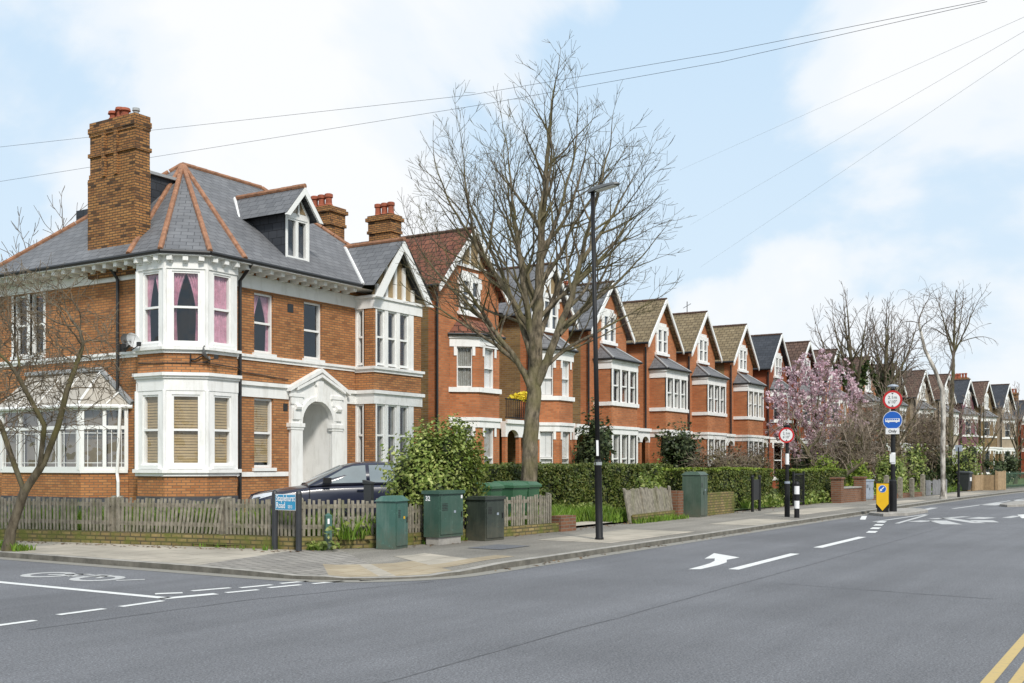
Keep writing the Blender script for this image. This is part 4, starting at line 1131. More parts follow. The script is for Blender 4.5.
# lamp post
o = thing('street_lamp', 'tall black lamp post with a grey lantern head on the pavement', 'street lamp', (18.75, 9.72, PZ))
L().lathe([(.085,0),(.085,.03),(.072,.05),(.07,1.42),(.076,1.43),(.076,1.50),(.048,1.56)], 16).build('base', BLACKP, o, True)
L().lathe([(.048,1.5),(.045,3.5),(.037,6.74)], 12).build('pole', BLACKP, o, True)
L().lathe([(.078,1.44),(.078,1.50)], 16).build('collar', CHROME, o)
MB(fr(0,0,-65),(0,0,0)).box(-.022,.022,-.06,-.04,1.62,1.92).build('number_sticker', SIGNWHITE, o)
h = MB(Matrix.Translation((0,0,6.74)) @ Matrix.Rotation(R(-90),4,'Z') @ Matrix.Rotation(R(-7),4,'Y'), (0,0,0))
P = []; prof = [(-.09,.04,.045),(.0,.065,.065),(.14,.11,.075),(.36,.125,.06),(.52,.1,.04),(.58,.045,.02)]
for x, w_, hh in prof: P += [(x,-w_,-.01),(x,-w_*.9,hh*.6),(x,-w_*.4,hh),(x,w_*.4,hh),(x,w_*.9,hh*.6),(x,w_,-.01)]
F = [(i*6+k,i*6+(k+1)%6,(i+1)*6+(k+1)%6,(i+1)*6+k) for i in range(len(prof)-1) for k in range(6)]+[tuple(range(6)),tuple(range(len(P)-6,len(P)))]
h.add(P, F); lh = h.build('lantern', GREYLAMP, o)
MB(h.M,(0,0,0)).box(.1,.5,-.08,.08,-.03,-.012).build('lens', SIGNWHITE, lh)
MB(h.M,(0,0,0)).lathe([(.025,.06),(.025,.11),(.012,.12)], 8, .2, 0).build('photocell', BLACKP, lh)
o.rotation_mode = 'XYZ'; o.rotation_euler = Matrix.Rotation(R(-1.15), 3, Vector((.848,.53,0))).to_euler()
# street name sign
o = thing('street_name_sign', 'small blue street nameplate between two dark posts in front of the fence', 'street sign', (13.60, 13.0, PZ), -90)
for x in (-.275, .275):
    L().lathe([(.052,0),(.052,.96),(.04,1.0),(.015,1.02)], 12, x, 0).build('post', plain('charcoal_post', (.03,.032,.036), .5, .2, 5) if 'charcoal_post' not in MATS else MATS['charcoal_post'], o)
MB(I4,(0,0,0)).box(-.235,.235,-.03,-.012,.68,.95).build('nameplate', SIGNWHITE, o)
MB(I4,(0,0,0)).box(-.226,.226,-.034,-.031,.69,.94).build('plate_face', PLATEBLUE, o)
text('Staplehurst', .145, fr(-.212,-.038,0,.835), SIGNWHITE, 'lettering', o, xs=.66, bold=.002)
text('Road', .145, fr(-.212,-.038,0,.715), SIGNWHITE, 'lettering', o, xs=.7, bold=.002)
text('SE13', .075, fr(.06,-.038,0,.715), SIGNWHITE, 'lettering', o, xs=.7, bold=.001)
# short green marker post
o = thing('marker_post', 'short square teal post standing right of the street nameplate', 'post', (14.08, 12.5, PZ), -35)
L().box(-.055,.055,-.055,.055,0,.58).build('post', TEAL, o)
L().add([(-.06,-.06,.58),(.06,-.06,.58),(.06,.06,.58),(-.06,.06,.58),(0,0,.63)], [(0,1,4),(1,2,4),(2,3,4),(3,0,4),(3,2,1,0)]).build('cap', TEAL, o)
L().box(-.025,.01,-.062,-.056,.44,.53).build('tag', SIGNWHITE, o)
# cabinets
def cabinet(label, loc, rz, w_, d, h_, mat, plinth=0., doors=1, roof='flat', vents=0):
    o = thing('utility_cabinet', label, 'utility cabinet', loc, rz, 'utility cabinets along the pavement')
    b = L(); b.box(0,w_,0,d,plinth,h_-.06); b.build('body', mat, o)
    t = L()
    if roof == 'flat': t.box(-.03,w_+.03,-.03,d+.03,h_-.06,h_)
    elif roof == 'hip':
        t.add([(-.03,-.03,h_-.06),(w_+.03,-.03,h_-.06),(w_+.03,d+.03,h_-.06),(-.03,d+.03,h_-.06),(.02,.08,h_+.03),(w_-.02,.08,h_+.03),(w_-.02,d-.08,h_+.03),(.02,d-.08,h_+.03)],
              [(0,1,5,4),(1,2,6,5),(2,3,7,6),(3,0,4,7),(4,5,6,7),(3,2,1,0)])
    t.build('lid', mat, o)
    if plinth: L().box(.03,w_-.03,.03,d-.03,0,plinth).build('plinth', CONC, o)
    for k in range(doors):
        x0, x1 = .02+(w_-.04)*k/doors, .02+(w_-.04)*(k+1)/doors
        dd_ = L(); dd_.box(x0+.012,x1-.012,-.018,-.001,plinth+.05,h_-.1); do_ = dd_.build('door', mat, o)
        L().box(x1-.07,x1-.045,-.03,-.019,h_*.5,h_*.5+.1).build('lock', BLACKP, do_)
    return o
cabinet('worn teal cabinet right of the teal post, leftmost of the cabinets', (14.72,11.55,PZ), 14, .52, .36, .88, TEAL, 0, 1, 'hip')
c = cabinet('wide green cabinet numbered 32 on a concrete foot in front of the bush', (15.85,11.45,PZ), 0, .76, .34, .98, GREENC, .14, 1)
text('32', .12, fr(-.004,.30,-90,.80), SIGNWHITE, 'number', c, xs=.9, bold=.004)
L().box(.66,.71,-.024,-.019,.83,.89).build('label_plate', SIGNWHITE, c)
cabinet('dark green-black cabinet at the left end of the short picket fence', (17.2,11.35,PZ), -3, .62, .45, .84, DGREENC, 0, 1)
cabinet('tall dark green cabinet with sloping lid beside the leaning board fence', (28.0,11.42,PZ), 6, .72, .5, 1.22, TGREENC, 0, 2, 'hip')
cabinet('light grey cabinet beside the brown brick wall', (43.95,10.95,PZ), -4, 1.0, .4, .84, GREYC, .06, 2)

# vents and small stickers on the cabinets
for o_ in [x for x in bpy.data.objects if x.name.startswith('utility_cabinet') and x.parent is None]:
    b_ = next(c for c in o_.children if c.name.startswith('body')); w0 = max(v.co.x for v in b_.data.vertices); h0 = max(v.co.z for v in b_.data.vertices)
    vt = L(); 
    for k in range(5): vt.box(.08, w0*.32, -.022, -.0185, h0*.80-.028*k, h0*.80-.028*k+.012)
    vt.build('vent', SIGNBLACK, o_)
    L().box(w0*.58, w0*.58+.06, -.0215, -.0185, h0*.62, h0*.62+.045).build('sticker', YELLOW if w0 < .6 else GREYC, o_)
# picket fences
def picket(name, label, a, b, h_, z0, gapw=.082, pw=.047, lean=0., seed=0, shear=0., group='weathered picket fence panels', posts=True, tall=.0, solid=False, mat=None):
    mat = mat or TIMBER
    rnd = random.Random(seed)
    a = Vector(a); b = Vector(b); Ln = (b-a).length; ang = math.degrees(math.atan2(b.y-a.y, b.x-a.x))
    o = thing(name, label, 'fence', (a.x, a.y, z0), ang, group)
    n = int(Ln/gapw); p = L()
    for k in range(n):
        x = (k+.5)*Ln/n; hh = h_+rnd.uniform(-.025,.03)+tall*k/n; l_ = shear*(k/n)+rnd.gauss(0,.012)
        if rnd.random() < .03: continue
        w2 = pw/2*rnd.uniform(.88,1.1); y = -.02+rnd.uniform(-.004,.004)
        P = [(x-w2,y,.02),(x+w2,y,.02),(x+w2,y+.018,.02),(x-w2,y+.018,.02),
             (x-w2+l_,y+lean,hh),(x+w2+l_,y+lean,hh),(x+w2+l_,y+.018+lean,hh),(x-w2+l_,y+.018+lean,hh)]
        p.add(P, [(0,3,2,1),(4,5,6,7),(0,1,5,4),(1,2,6,5),(2,3,7,6),(3,0,4,7)])
    p.build('paling_screen', mat, o)
    for zz in (.14, h_-.14): L().add([(0,0+lean*zz/h_,zz),(Ln,0+lean*zz/h_,zz),(Ln,.045+lean*zz/h_,zz),(0,.045+lean*zz/h_,zz),(0,lean*zz/h_,zz+.07),(Ln,lean*zz/h_,zz+.07),(Ln,.045+lean*zz/h_,zz+.07),(0,.045+lean*zz/h_,zz+.07)],
             [(0,3,2,1),(4,5,6,7),(0,1,5,4),(1,2,6,5),(2,3,7,6),(3,0,4,7)]).build('rail', mat, o)
    if posts:
        for x in (.0, Ln):
            L().add([(x-.045,.02,-.3),(x+.045,.02,-.3),(x+.045,.11,-.3),(x-.045,.11,-.3),(x-.045,.02+lean,h_+.02),(x+.045,.02+lean,h_+.02),(x+.045,.11+lean,h_+.05),(x-.045,.11+lean,h_+.05)],
               [(0,3,2,1),(4,5,6,7),(0,1,5,4),(1,2,6,5),(2,3,7,6),(3,0,4,7)]).build('post', mat, o)
    return o
WT = .29
picket('picket_fence', 'long grey picket fence panel behind the small leaning street tree', (12.3,20.6), (13.12,16.95), .62, WT, seed=1)
picket('picket_fence', 'picket fence panel with slanting pales in front of the white bay tower', (13.15,16.8), (13.6,14.6), .62, WT, seed=2, shear=.12)
picket('picket_fence', 'picket fence panel directly left of and behind the blue nameplate', (13.64,14.5), (13.83,13.0), .63, WT, seed=3)
picket('picket_fence', 'picket fence panel behind the teal post at the street corner', (13.9,12.95), (15.1,12.1), .63, WT, seed=4)
picket('picket_fence', 'short picket fence hidden behind the cabinets and bush', (15.2,12.06), (17.5,11.9), .56, WT-.05, seed=5)
picket('picket_fence', 'picket fence panel right of the dark cabinet in front of the green bins', (17.75,11.88), (20.35,11.72), .62, .26, seed=6)
o = picket('board_fence', 'leaning weathered board fence left of the tall green cabinet', (24.15,11.7), (27.3,11.95), .66, .26, gapw=.115, pw=.108, lean=.12, seed=7, shear=-.12, posts=False, group=None)
for x, sl in ((.0,-.14),(1.05,-.04),(2.1,.03),(3.1,.06)):
    L().add([(x-.05,-.07,-.25),(x+.05,-.07,-.25),(x+.05,-.02,-.25),(x-.05,-.02,-.25),(x-.05+sl,.05,.68),(x+.05+sl,.05,.68),(x+.05+sl,.1,.7),(x-.05+sl,.1,.7)],[(0,3,2,1),(4,5,6,7),(0,1,5,4),(1,2,6,5),(2,3,7,6),(3,0,4,7)]).build('post', TIMBER, o)
# low walls
def lowwall(label, pts, h_, mat, th=.22, z0=0., cap=None, name='garden_wall'):
    a = Vector(pts[0])
    o = thing(name, label, 'wall', (a.x, a.y, 0))
    m = MB(I4, (a.x,a.y,0)); n = len(pts)
    for (p, q) in zip(pts[:-1], pts[1:]):
        p = Vector(p); q = Vector(q); ln = (q-p).length; ang = math.degrees(math.atan2(q.y-p.y, q.x-p.x))
        m.at(fr(p.x,p.y,ang)); m.box(0, ln, -th/2, th/2, z0, h_)
    m.build('brickwork', mat, o)
    if cap:
        c = MB(I4, (a.x,a.y,0))
        for (p, q) in zip(pts[:-1], pts[1:]):
            p = Vector(p); q = Vector(q); ln = (q-p).length; ang = math.degrees(math.atan2(q.y-p.y, q.x-p.x))
            c.at(fr(p.x,p.y,ang)); c.box(-.03, ln+.03, -th/2-.03, th/2+.03, h_+.001, h_+.06)
        c.build('coping', cap, o)
    return o
lowwall('low mossy yellow brick wall under the long picket fence by the side road', [(12.3,20.6),(13.13,16.9),(13.62,14.55),(13.84,12.98),(15.1,12.1),(17.6,11.92)], .30, GARDENB)
lowwall('short low brick wall under the picket fence by the green bins', [(17.65,11.88),(20.5,11.72)], .27, GARDENB)
lowwall('crumbling brick stub beside the garden path', [(20.5,11.7),(21.1,11.66)], .42, PIERB, .3)
lowwall('mossy brick footing under the leaning board fence', [(24.3,11.72),(27.4,11.98)], .30, GARDENB)
lowwall('buff stone wall right of the tall green cabinet', [(28.5,11.75),(31.2,11.75)], .72, GARDENB, .25)
lowwall('short brown brick pier between the board fence and the tall cabinet', [(27.35,11.95),(27.7,11.95)], .82, PIERB, .34)
o = lowwall('brown brick garden wall with piers left of the grey cabinet', [(41.2,11.3),(43.8,11.1)], .62, PIERB, .22, cap=CONC)
for x, y in ((41.2,11.3),(43.7,11.1)):
    L().box(x-41.2-.19,x-41.2+.19,y-11.3-.19,y-11.3+.19,0,.98).box(x-41.2-.23,x-41.2+.23,y-11.3-.23,y-11.3+.23,.98,1.06).build('pier', PIERB, o)
lowwall('concrete edged low wall beside the wooden posts', [(44.9,11.05),(51.9,10.45)], .28, PIERB, .2)

# wheelie bins
def bin_(loc, rz, mat, label, group=None):
    o = thing('wheelie_bin', label, 'wheelie bin', loc, rz, group)
    L().add([(-.22,-.24,.06),(.22,-.24,.06),(.22,.24,.06),(-.22,.24,.06),(-.28,-.32,.95),(.28,-.32,.95),(.28,.32,.95),(-.28,.32,.95)],[(0,3,2,1),(4,5,6,7),(0,1,5,4),(1,2,6,5),(2,3,7,6),(3,0,4,7)]).build('body', mat, o)
    l_ = L(); l_.add([(-.31,-.36,.95),(.31,-.36,.95),(.31,.34,.95),(-.31,.34,.95),(-.31,-.36,1.0),(.31,-.36,1.0),(.31,.34,1.03),(-.31,.34,1.03),(-.22,-.26,1.07),(.22,-.26,1.07),(.22,.24,1.09),(-.22,.24,1.09)],
        [(0,3,2,1),(0,1,5,4),(1,2,6,5),(2,3,7,6),(3,0,4,7),(4,5,9,8),(5,6,10,9),(6,7,11,10),(7,4,8,11),(8,9,10,11)]); l_.build('lid', mat, o)
    L().tube([(-.25,.38,.98),(.25,.38,.98)], .018, 8).build('handle', mat, o)
    for x in (-.24,.24): MB(Matrix.Translation((x,.25,.1))@Matrix.Rotation(R(90),4,'Y'),(0,0,0)).lathe([(.1,-.025),(.1,.025)], 14).build('wheel', TYRE, o)
    return o
bin_((19.25,12.75,.08), 8, BINGREEN, 'green wheelie bin nearest the bush, leftmost of three behind the fence', 'green bins behind the fence')
bin_((20.35,12.8,.08), -4, BINGREEN, 'middle green wheelie bin of three behind the short picket fence', 'green bins behind the fence')
bin_((21.15,12.95,.08), 5, BINGREEN, 'green wheelie bin at the foot of the big bare tree', 'green bins behind the fence')
o = thing('gate_post', 'dark square gate post in front of the parked car beside the bush', 'post', (17.1, 14.1, .13), 20)
L().box(-.08,.08,-.08,.08,0,1.02).build('shaft', BINDARK, o)
L().add([(-.1,-.1,1.02),(.1,-.1,1.02),(.1,.1,1.02),(-.1,.1,1.02),(-.1,-.1,1.05),(.1,-.1,1.05),(.1,.1,1.1),(-.1,.1,1.1)], [(0,3,2,1),(4,5,6,7),(0,1,5,4),(1,2,6,5),(2,3,7,6),(3,0,4,7)]).build('cap', BINDARK, o)
b = bin_((62.6,10.35,PZ), -8, BINDARK, 'dark grey wheelie bin beyond the white birch trunk')
MB(fr(0,0),(0,0,0)).box(-.12,.12,-.325,-.3,.55,.75).build('sticker', SIGNWHITE, b)

# traffic signs
def discface(o, M, z, r, kind):
    MB(M,(0,0,0)).disc(0, z, r, .02, 28).build('sign_back', GREYC, o)
    if kind == 'limit':
        MB(M,(0,0,0)).disc(0, z, r, 0., 28).build('sign_face', SIGNRED, o)
        MB(M,(0,0,0)).disc(0, z, r*.78, -.004, 28).build('sign_field', SIGNWHITE, o)
        text('2.1m', r*.5, M @ Matrix.Translation((0,-.008,z+r*.08)), SIGNBLACK, 'lettering', o, ax='CENTER', bold=0., xs=.95)
        text("6'10\"", r*.48, M @ Matrix.Translation((0,-.008,z-r*.40)), SIGNBLACK, 'lettering', o, ax='CENTER', bold=0., xs=.95)
        MB(M,(0,0,0)).poly([(-r*.13,-.008,z+r*.72),(r*.13,-.008,z+r*.72),(0,-.008,z+r*.55)]).build('arrow', SIGNBLACK, o)
        MB(M,(0,0,0)).poly([(-r*.13,-.008,z-r*.74),(0,-.008,z-r*.56),(r*.13,-.008,z-r*.74)]).build('arrow', SIGNBLACK, o)
    else:
        MB(M,(0,0,0)).disc(0, z, r, 0., 28).build('sign_face', SIGNWHITE, o)
        MB(M,(0,0,0)).disc(0, z, r*.95, -.004, 28).build('sign_field', SIGNBLUE, o)
        b = MB(M,(0,0,0)); w_ = r*.74; h0, h1 = z-r*.17, z+r*.19
        b.poly([(-w_,-.008,h0),(w_,-.008,h0),(w_,-.008,h1),(-w_*.97,-.008,h1),(-w_,-.008,h1-r*.05)]).build('bus_symbol', SIGNWHITE, o)
        ws = MB(M,(0,0,0))
        for k in range(6):
            x0 = -w_*.9+k*w_*.3; MB(M,(0,0,0)).poly([(x0,-.012,z+r*.02),(x0+w_*.22,-.012,z+r*.02),(x0+w_*.22,-.012,z+r*.14),(x0,-.012,z+r*.14)]).build('bus_window', SIGNBLUE, o)
        for x in (-w_*.55, w_*.55): MB(M,(0,0,0)).disc(x, h0, r*.09, -.009, 12).build('bus_wheel', SIGNWHITE, o)
MS = fr(0,-.09,0)
o = thing('traffic_sign', 'round red-rimmed 2.1m limit sign on a black pole beside the striped bollard', 'traffic sign', (29.6, 9.5, PZ), -84)
L().lathe([(.075,0),(.075,.95),(.05,1.0),(.045,2.5)], 12).build('pole', BLACKP, o)
L().lathe([(.09,2.46),(.1,2.52),(.05,2.56)], 10).build('lamp_hood', BLACKP, o)
L().lathe([(.052,1.45),(.052,1.75)], 12).build('sticker', SIGNWHITE, o)
L().lathe([(.078,.92),(.078,.98)], 12).build('collar', GREYC, o)
discface(o, MS, 2.26, .215, 'limit')
o = thing('traffic_sign', 'bus-only blue disc under a red-rimmed limit sign on the refuge pole', 'traffic sign', (34.3, 7.72, .1), -86)
L().lathe([(.115,0),(.115,.93),(.07,.98),(.06,3.75)], 14).build('pole', BLACKP, o)
L().lathe([(.072,1.45),(.072,1.8)], 12).box(-.08,.08,-.085,-.06,1.5,1.75).build('sticker', SIGNWHITE, o)
L().lathe([(.05,3.72),(.06,3.79),(.17,3.81),(.15,3.85),(.05,3.88)], 14).build('lamp_hood', GREYC, o)
discface(o, MS, 3.41, .285, 'limit'); discface(o, MS, 2.78, .285, 'bus')
MB(MS,(0,0,0)).box(-.2,.2,-.01,.01,2.36,2.54).build('sub_plate', SIGNWHITE, o)
text('Only', .12, MS @ Matrix.Translation((0,-.014,2.41)), SIGNBLACK, 'lettering', o, ax='CENTER', bold=.003)
# keep-left bollard on the refuge
o = thing('keep_left_bollard', 'yellow shield-shaped bollard with blue arrow disc on the refuge', 'bollard', (33.75, 7.9, .1), -85)
L().box(-.16,.16,-.02,.14,0,.12).build('base', BLACKP, o)
L().box(-.19,.19,.0,.1,.12,.88).build('housing', BLACKP, o)
MB(I4,(0,0,0)).xz([(-.175,.86),(-.175,.25),(0,.04),(.175,.25),(.175,.86)], -.03, -.001).build('shield', YELLOW, o)
MB(I4,(0,0,0)).disc(0,.70,.115,-.034,24).build('disc_rim', SIGNWHITE, o); MB(I4,(0,0,0)).disc(0,.70,.105,-.038,24).build('disc', SIGNBLUE, o)
MB(I4,(0,0,0)).add([(-.07,-.042,.63),(.0,-.042,.64),(-.025,-.042,.665),(.06,-.042,.75),(.04,-.042,.77),(-.045,-.042,.685),(-.06,-.042,.71)], [(0,1,2),(0,2,5,6),(2,3,4,5)]).build('arrow', SIGNWHITE, o)
# striped bollard
o = thing('striped_bollard', 'black and white banded bollard at the kerb by the sign pole', 'bollard', (29.25, 9.12, PZ))
for z0, z1, m_ in ((0,.25,BLACKP),(.25,.46,SIGNWHITE),(.46,.64,BLACKP),(.64,.86,SIGNWHITE),(.86,.92,BLACKP)):
    L().lathe([(.07,z0),(.07,z1)], 14).build('band', m_, o)
L().lathe([(.07,.92),(.05,.97),(.02,.98)], 14).build('cap', BLACKP, o)
# black frames by the far hedge
o = thing('metal_frame', 'two black posts with a dark panel between them before the hedge', 'metal frame', (32.15,11.4,PZ), 4)
for x in (0,.8): L().lathe([(.045,0),(.045,1.05),(.055,1.06),(.03,1.12)], 10, x, 0).build('post', BLACKP, o)
L().box(.05,.75,-.015,.015,.35,.98).build('panel', BLACKP, o)
o = thing('garden_gate', 'black metal garden gate with thin bars behind the striped bollard', 'gate', (37.3,11.75,PZ), 0)
for x in (0,1.15): L().box(x-.03,x+.03,-.03,.03,0,1.2).build('post', BLACKP, o)
g = L(); g.box(.03,1.12,-.015,.015,1.08,1.13).box(.03,1.12,-.015,.015,.1,.15)
for k in range(9): g.box(.1+.12*k,.12+.12*k,-.01,.01,.15,1.08)
g.build('bar_panel', BLACKP, o)
# timber pieces further on
for i, (x, y, h_, lb) in enumerate(((46.6,10.75,.95,'timber fence post right of the grey cabinet'),(48.4,10.6,.85,'thin timber post behind the refuge pole'),(50.0,10.45,.8,'timber post with low bracket, third of four'),(51.8,10.35,.95,'thick timber post at the left end of the grey gate'))):
    o = thing('timber_post', lb, 'post', (x,y,PZ)); L().box(-.09,.09,-.09,.09,0,h_).build('post', TIMBER, o); L().add([(-.1,-.1,h_),(.1,-.1,h_),(.1,.1,h_),(-.1,.1,h_),(0,0,h_+.07)],[(0,1,4),(1,2,4),(2,3,4),(3,0,4)]).build('cap', TIMBER, o)
o = picket('driveway_gate', 'low grey wooden gate left of the birch trunk', (52.2,10.3), (55.6,10.0), .72, PZ, gapw=.2, pw=.185, group=None, seed=12, mat=plain('grey_boards', (.2,.2,.205), .9, .2, 5))
o['category'] = 'gate'
for lb, a, b in (('brown timber screen just right of the dark bin', (63.2,9.95), (65.0,9.8)),('taller brown timber box screen right of the black post', (65.3,9.1), (66.9,8.9))):
    o = picket('timber_screen', lb, a, b, .85 if a[0] < 65 else 1.05, PZ, gapw=.16, pw=.155, seed=int(a[0]), mat=TIMBERN, group='brown timber bin screens')
    o['category'] = 'screen'
    L().box(0,.06,0,.8,0,.85).build('side_panel', TIMBERN, o)
o = thing('sign_post', 'slim black post with an edge-on plate right of the birch', 'post', (51.2,8.72,PZ))
L().lathe([(.06,0),(.06,.6),(.04,.65),(.04,2.2)], 10).build('pole', BLACKP, o)
L().box(-.03,.03,-.14,.14,2.02,2.3).build('plate', GREYC, o)
o = picket('mesh_fence', 'green fence with thin uprights at the far right', (68.5,9.4), (74,8.6), 1.0, PZ, gapw=.25, pw=.06, seed=14, mat=plain('fence_green', (.05,.10,.06), .6, .2, 5), group=None)
o['label'] = 'green fence of thin uprights at the far right beyond the screens'

# overhead cables
def cable(label, pts, r=.0055, m_=None):
    o = MB(I4,(0,0,0)); P = [Vector(p) for p in pts]; Q = []
    for a, b in zip(P[:-1], P[1:]):
        for k in range(12): Q.append(a.lerp(b, k/12))
    Q.append(P[-1])
    o.tube(Q, r, 5); c = o.build('overhead_cable', m_ or BLACKP); tag(c, label, 'cable', 'overhead cables across the sky')
cable('upper of two long cables crossing the sky above the corner house', [(21.99,40.3,12.81),(26.48,18.01,12.41),(26.58,10.29,12.14),(23.73,3.54,10.94)])
cable('lower of two long cables crossing the sky above the corner house', [(21.99,40.3,11.36),(26.64,17.76,12.12),(26.58,10.29,11.90),(23.73,3.50,10.90)])
for lb, a, b in (('upper of the thin cables fanning from the right edge',(19.9,2.12,9.07),(51.15,21.94,16.43)),('middle thin cable fanning from the right edge',(19.9,2.12,8.87),(56.09,23.46,14.74)),('lowest thin cable fanning from the right edge',(19.9,2.12,8.6),(56.38,22.99,12.4))):
    cable(lb, [a, b], .003, WIRE)
# aerials on the row
for x, y, z, lb in ((53.4,22.5,9.1,'thin television aerial above the mottled yellow roofs'),(45.5,24.5,9.0,'slender roof finial rod behind the first yellow roof')):
    o = thing('roof_aerial', lb, 'aerial', (x,y,z-1.6)); L().tube([(0,0,0),(0,0,2.6)], .025, 6).build('mast', GREYLAMP, o)
    m = L(); m.tube([(-.5,0,2.2),(.5,0,2.55)], .018, 5)
    if 'aerial above' in lb: m.build('boom', GREYLAMP, o)

# ------------------------------------------------------------------ parked car (nose to the left, -X)
o = thing('parked_car', 'dark navy saloon car parked on the forecourt behind the fence', 'car', (19.65, 16.8, .14), 139)
# local: +x towards the nose, y left; length 4.7
def loft(sec, closed=True):
    m = L(); n = len(sec[0]); P = [p for s_ in sec for p in s_]
    F = [(i*n+k, i*n+(k+1)%n, (i+1)*n+(k+1)%n, (i+1)*n+k) for i in range(len(sec)-1) for k in range(n)]
    F += [tuple(range(n-1,-1,-1)), tuple((len(sec)-1)*n+k for k in range(n))]
    return m.add(P, F)
def body_sec(x, w_, zb, zs, zt, crown=.03):
    return [(x,-w_*.55,zb),(x,-w_*.92,zb+.02),(x,-w_,zb+.16),(x,-w_*1.0,(zb+zs)/2+.04),(x,-w_*.975,zs-.04),(x,-w_*.91,zt-.02),(x,-w_*.6,zt+crown*.7),(x,0,zt+crown),
            (x,w_*.6,zt+crown*.7),(x,w_*.91,zt-.02),(x,w_*.975,zs-.04),(x,w_*1.0,(zb+zs)/2+.04),(x,w_,zb+.16),(x,w_*.92,zb+.02),(x,w_*.55,zb)]
st = [(2.34,.55,.32,.52,.50),(2.30,.70,.24,.60,.60),(2.15,.82,.2,.68,.69),(1.9,.88,.19,.76,.76),(1.45,.90,.19,.83,.84),(1.0,.905,.19,.88,.90),(.7,.91,.19,.91,.93),(0,.915,.19,.93,.95),(-.8,.915,.19,.95,.96),(-1.4,.91,.19,.97,.98),(-1.9,.89,.2,.97,.99),(-2.2,.84,.25,.93,.97),(-2.33,.72,.34,.82,.88),(-2.37,.6,.4,.72,.76)]
bo = loft([body_sec(*s_) for s_ in st]).build('body', CARPAINT, o, True)
sub = bo.modifiers.new('s', 'SUBSURF'); sub.levels = 1; sub.render_levels = 1
def cab_sec(x, w0, z0, w1, z1):
    return [(x,-w0,z0),(x,-(w0*.45+w1*.55),(z0*.5+z1*.5)),(x,-w1,z1-.05),(x,-w1*.8,z1-.01),(x,0,z1+.015),(x,w1*.8,z1-.01),(x,w1,z1-.05),(x,(w0*.45+w1*.55),(z0*.5+z1*.5)),(x,w0,z0)]
cs = [(1.02,.80,.90,.79,.955),(.62,.83,.92,.70,1.17),(.22,.84,.93,.63,1.36),(-.1,.845,.94,.60,1.435),(-.5,.845,.94,.60,1.46),(-.95,.84,.95,.60,1.445),(-1.35,.83,.96,.61,1.36),(-1.7,.80,.97,.66,1.19),(-2.02,.76,.98,.74,1.03)]
ca = loft([cab_sec(*s_) for s_ in cs]).build('cabin', CARPAINT, o, True)
def side_y(x, z, off):
    for a, b in zip(cs[:-1], cs[1:]):
        if b[0] <= x <= a[0]:
            u = (x-a[0])/(b[0]-a[0]); v = [a[i]+(b[i]-a[i])*u for i in range(5)]
            zz = min(1, max(0, (z-v[2])/max(.05, v[4]-.05-v[2])))
            mid_ = v[1]*.45+v[3]*.55
            y = v[1]+(mid_-v[1])*zz*2 if zz < .5 else mid_+(v[3]-mid_)*(zz-.5)*2
            return y+off
    return .8
def sidewin(poly, sgn, mat, name, off=.006, parent=None):
    m = L(); cxx = sum(p[0] for p in poly)/len(poly); czz = sum(p[1] for p in poly)/len(poly)
    grid = 6
    n = len(poly); P = [(cxx, sgn*side_y(cxx, czz, off), czz)]
    for x, z in poly: P.append((x, sgn*side_y(x, z, off), z))
    m.add(P, [(0, 1+k, 1+(k+1)%n) for k in range(n)])
    return m.build(name, mat, parent or o)
GL2 = plain('car_window_daylight', (.19,.22,.23), .06, .1, 3, spec=1.0)  # lighter base colour stands in for daylight showing through the cabin
for sgn in (-1, 1):
    sidewin([(.80,.965),(.62,1.08),(.22,1.30),(.02,1.36),(-.28,1.385),(-.28,.99),(.2,.98)], sgn, GL2, 'front_window', .012)
    sidewin([(-.36,1.385),(-.7,1.39),(-1.0,1.375),(-1.12,1.34),(-1.2,1.0),(-.8,.99),(-.36,.99)], sgn, GL2, 'rear_window', .012)
    sidewin([(-1.2,1.32),(-1.38,1.25),(-1.62,1.09),(-1.62,1.03),(-1.27,1.02)], sgn, GL2, 'quarter_window', .012)
    m = L(); m.box(.55,.72,sgn*.90-.0 if sgn>0 else -1.06,sgn*1.06 if sgn>0 else -.90,.98,1.10); m.build('door_mirror', BLACKP, o)
    for x in (-.15,-1.15): L().box(x-.1,x+.1,sgn*.93-.015,sgn*.93+.015,.80,.83).build('door_handle', CARPAINT, o)
    for x in (1.02,-.32,-1.25): L().box(x-.006,x+.006,sgn*.905-.012,sgn*.905+.012,.3,.92).build('door_seam', BLACKP, o)
    h_ = L(); h_.add([(2.26,sgn*.5,.62),(2.1,sgn*.80,.64),(1.75,sgn*.90,.74),(1.72,sgn*.86,.80),(2.02,sgn*.70,.755),(2.22,sgn*.48,.70)], [(0,1,2,3,4,5)]); h_.build('headlight', HEADL, o)
    for x in (1.42,-1.36):
        T = Matrix.Translation((x, sgn*.80, .32)) @ Matrix.Rotation(R(90),4,'X')
        wh = MB(T,(0,0,0)).lathe([(.25,-.10),(.32,-.09),(.325,0),(.32,.09),(.25,.10)], 24).build('wheel', TYRE, o, True)
        MB(T,(0,0,0)).lathe([(.22,-.118),(.2,-.122),(.06,-.11)] if sgn < 0 else [(.06,.11),(.2,.122),(.22,.118)], 20).build('rim', ALU, wh)
        MB(Matrix.Translation((x, sgn*.918, .33))@Matrix.Rotation(R(90),4,'X'),(0,0,0)).tube([(.37*math.cos(R(a)), .37*math.sin(R(a)), 0) for a in range(-15,196,15)], .022, 6).build('wheel_arch', BLACKP, o)
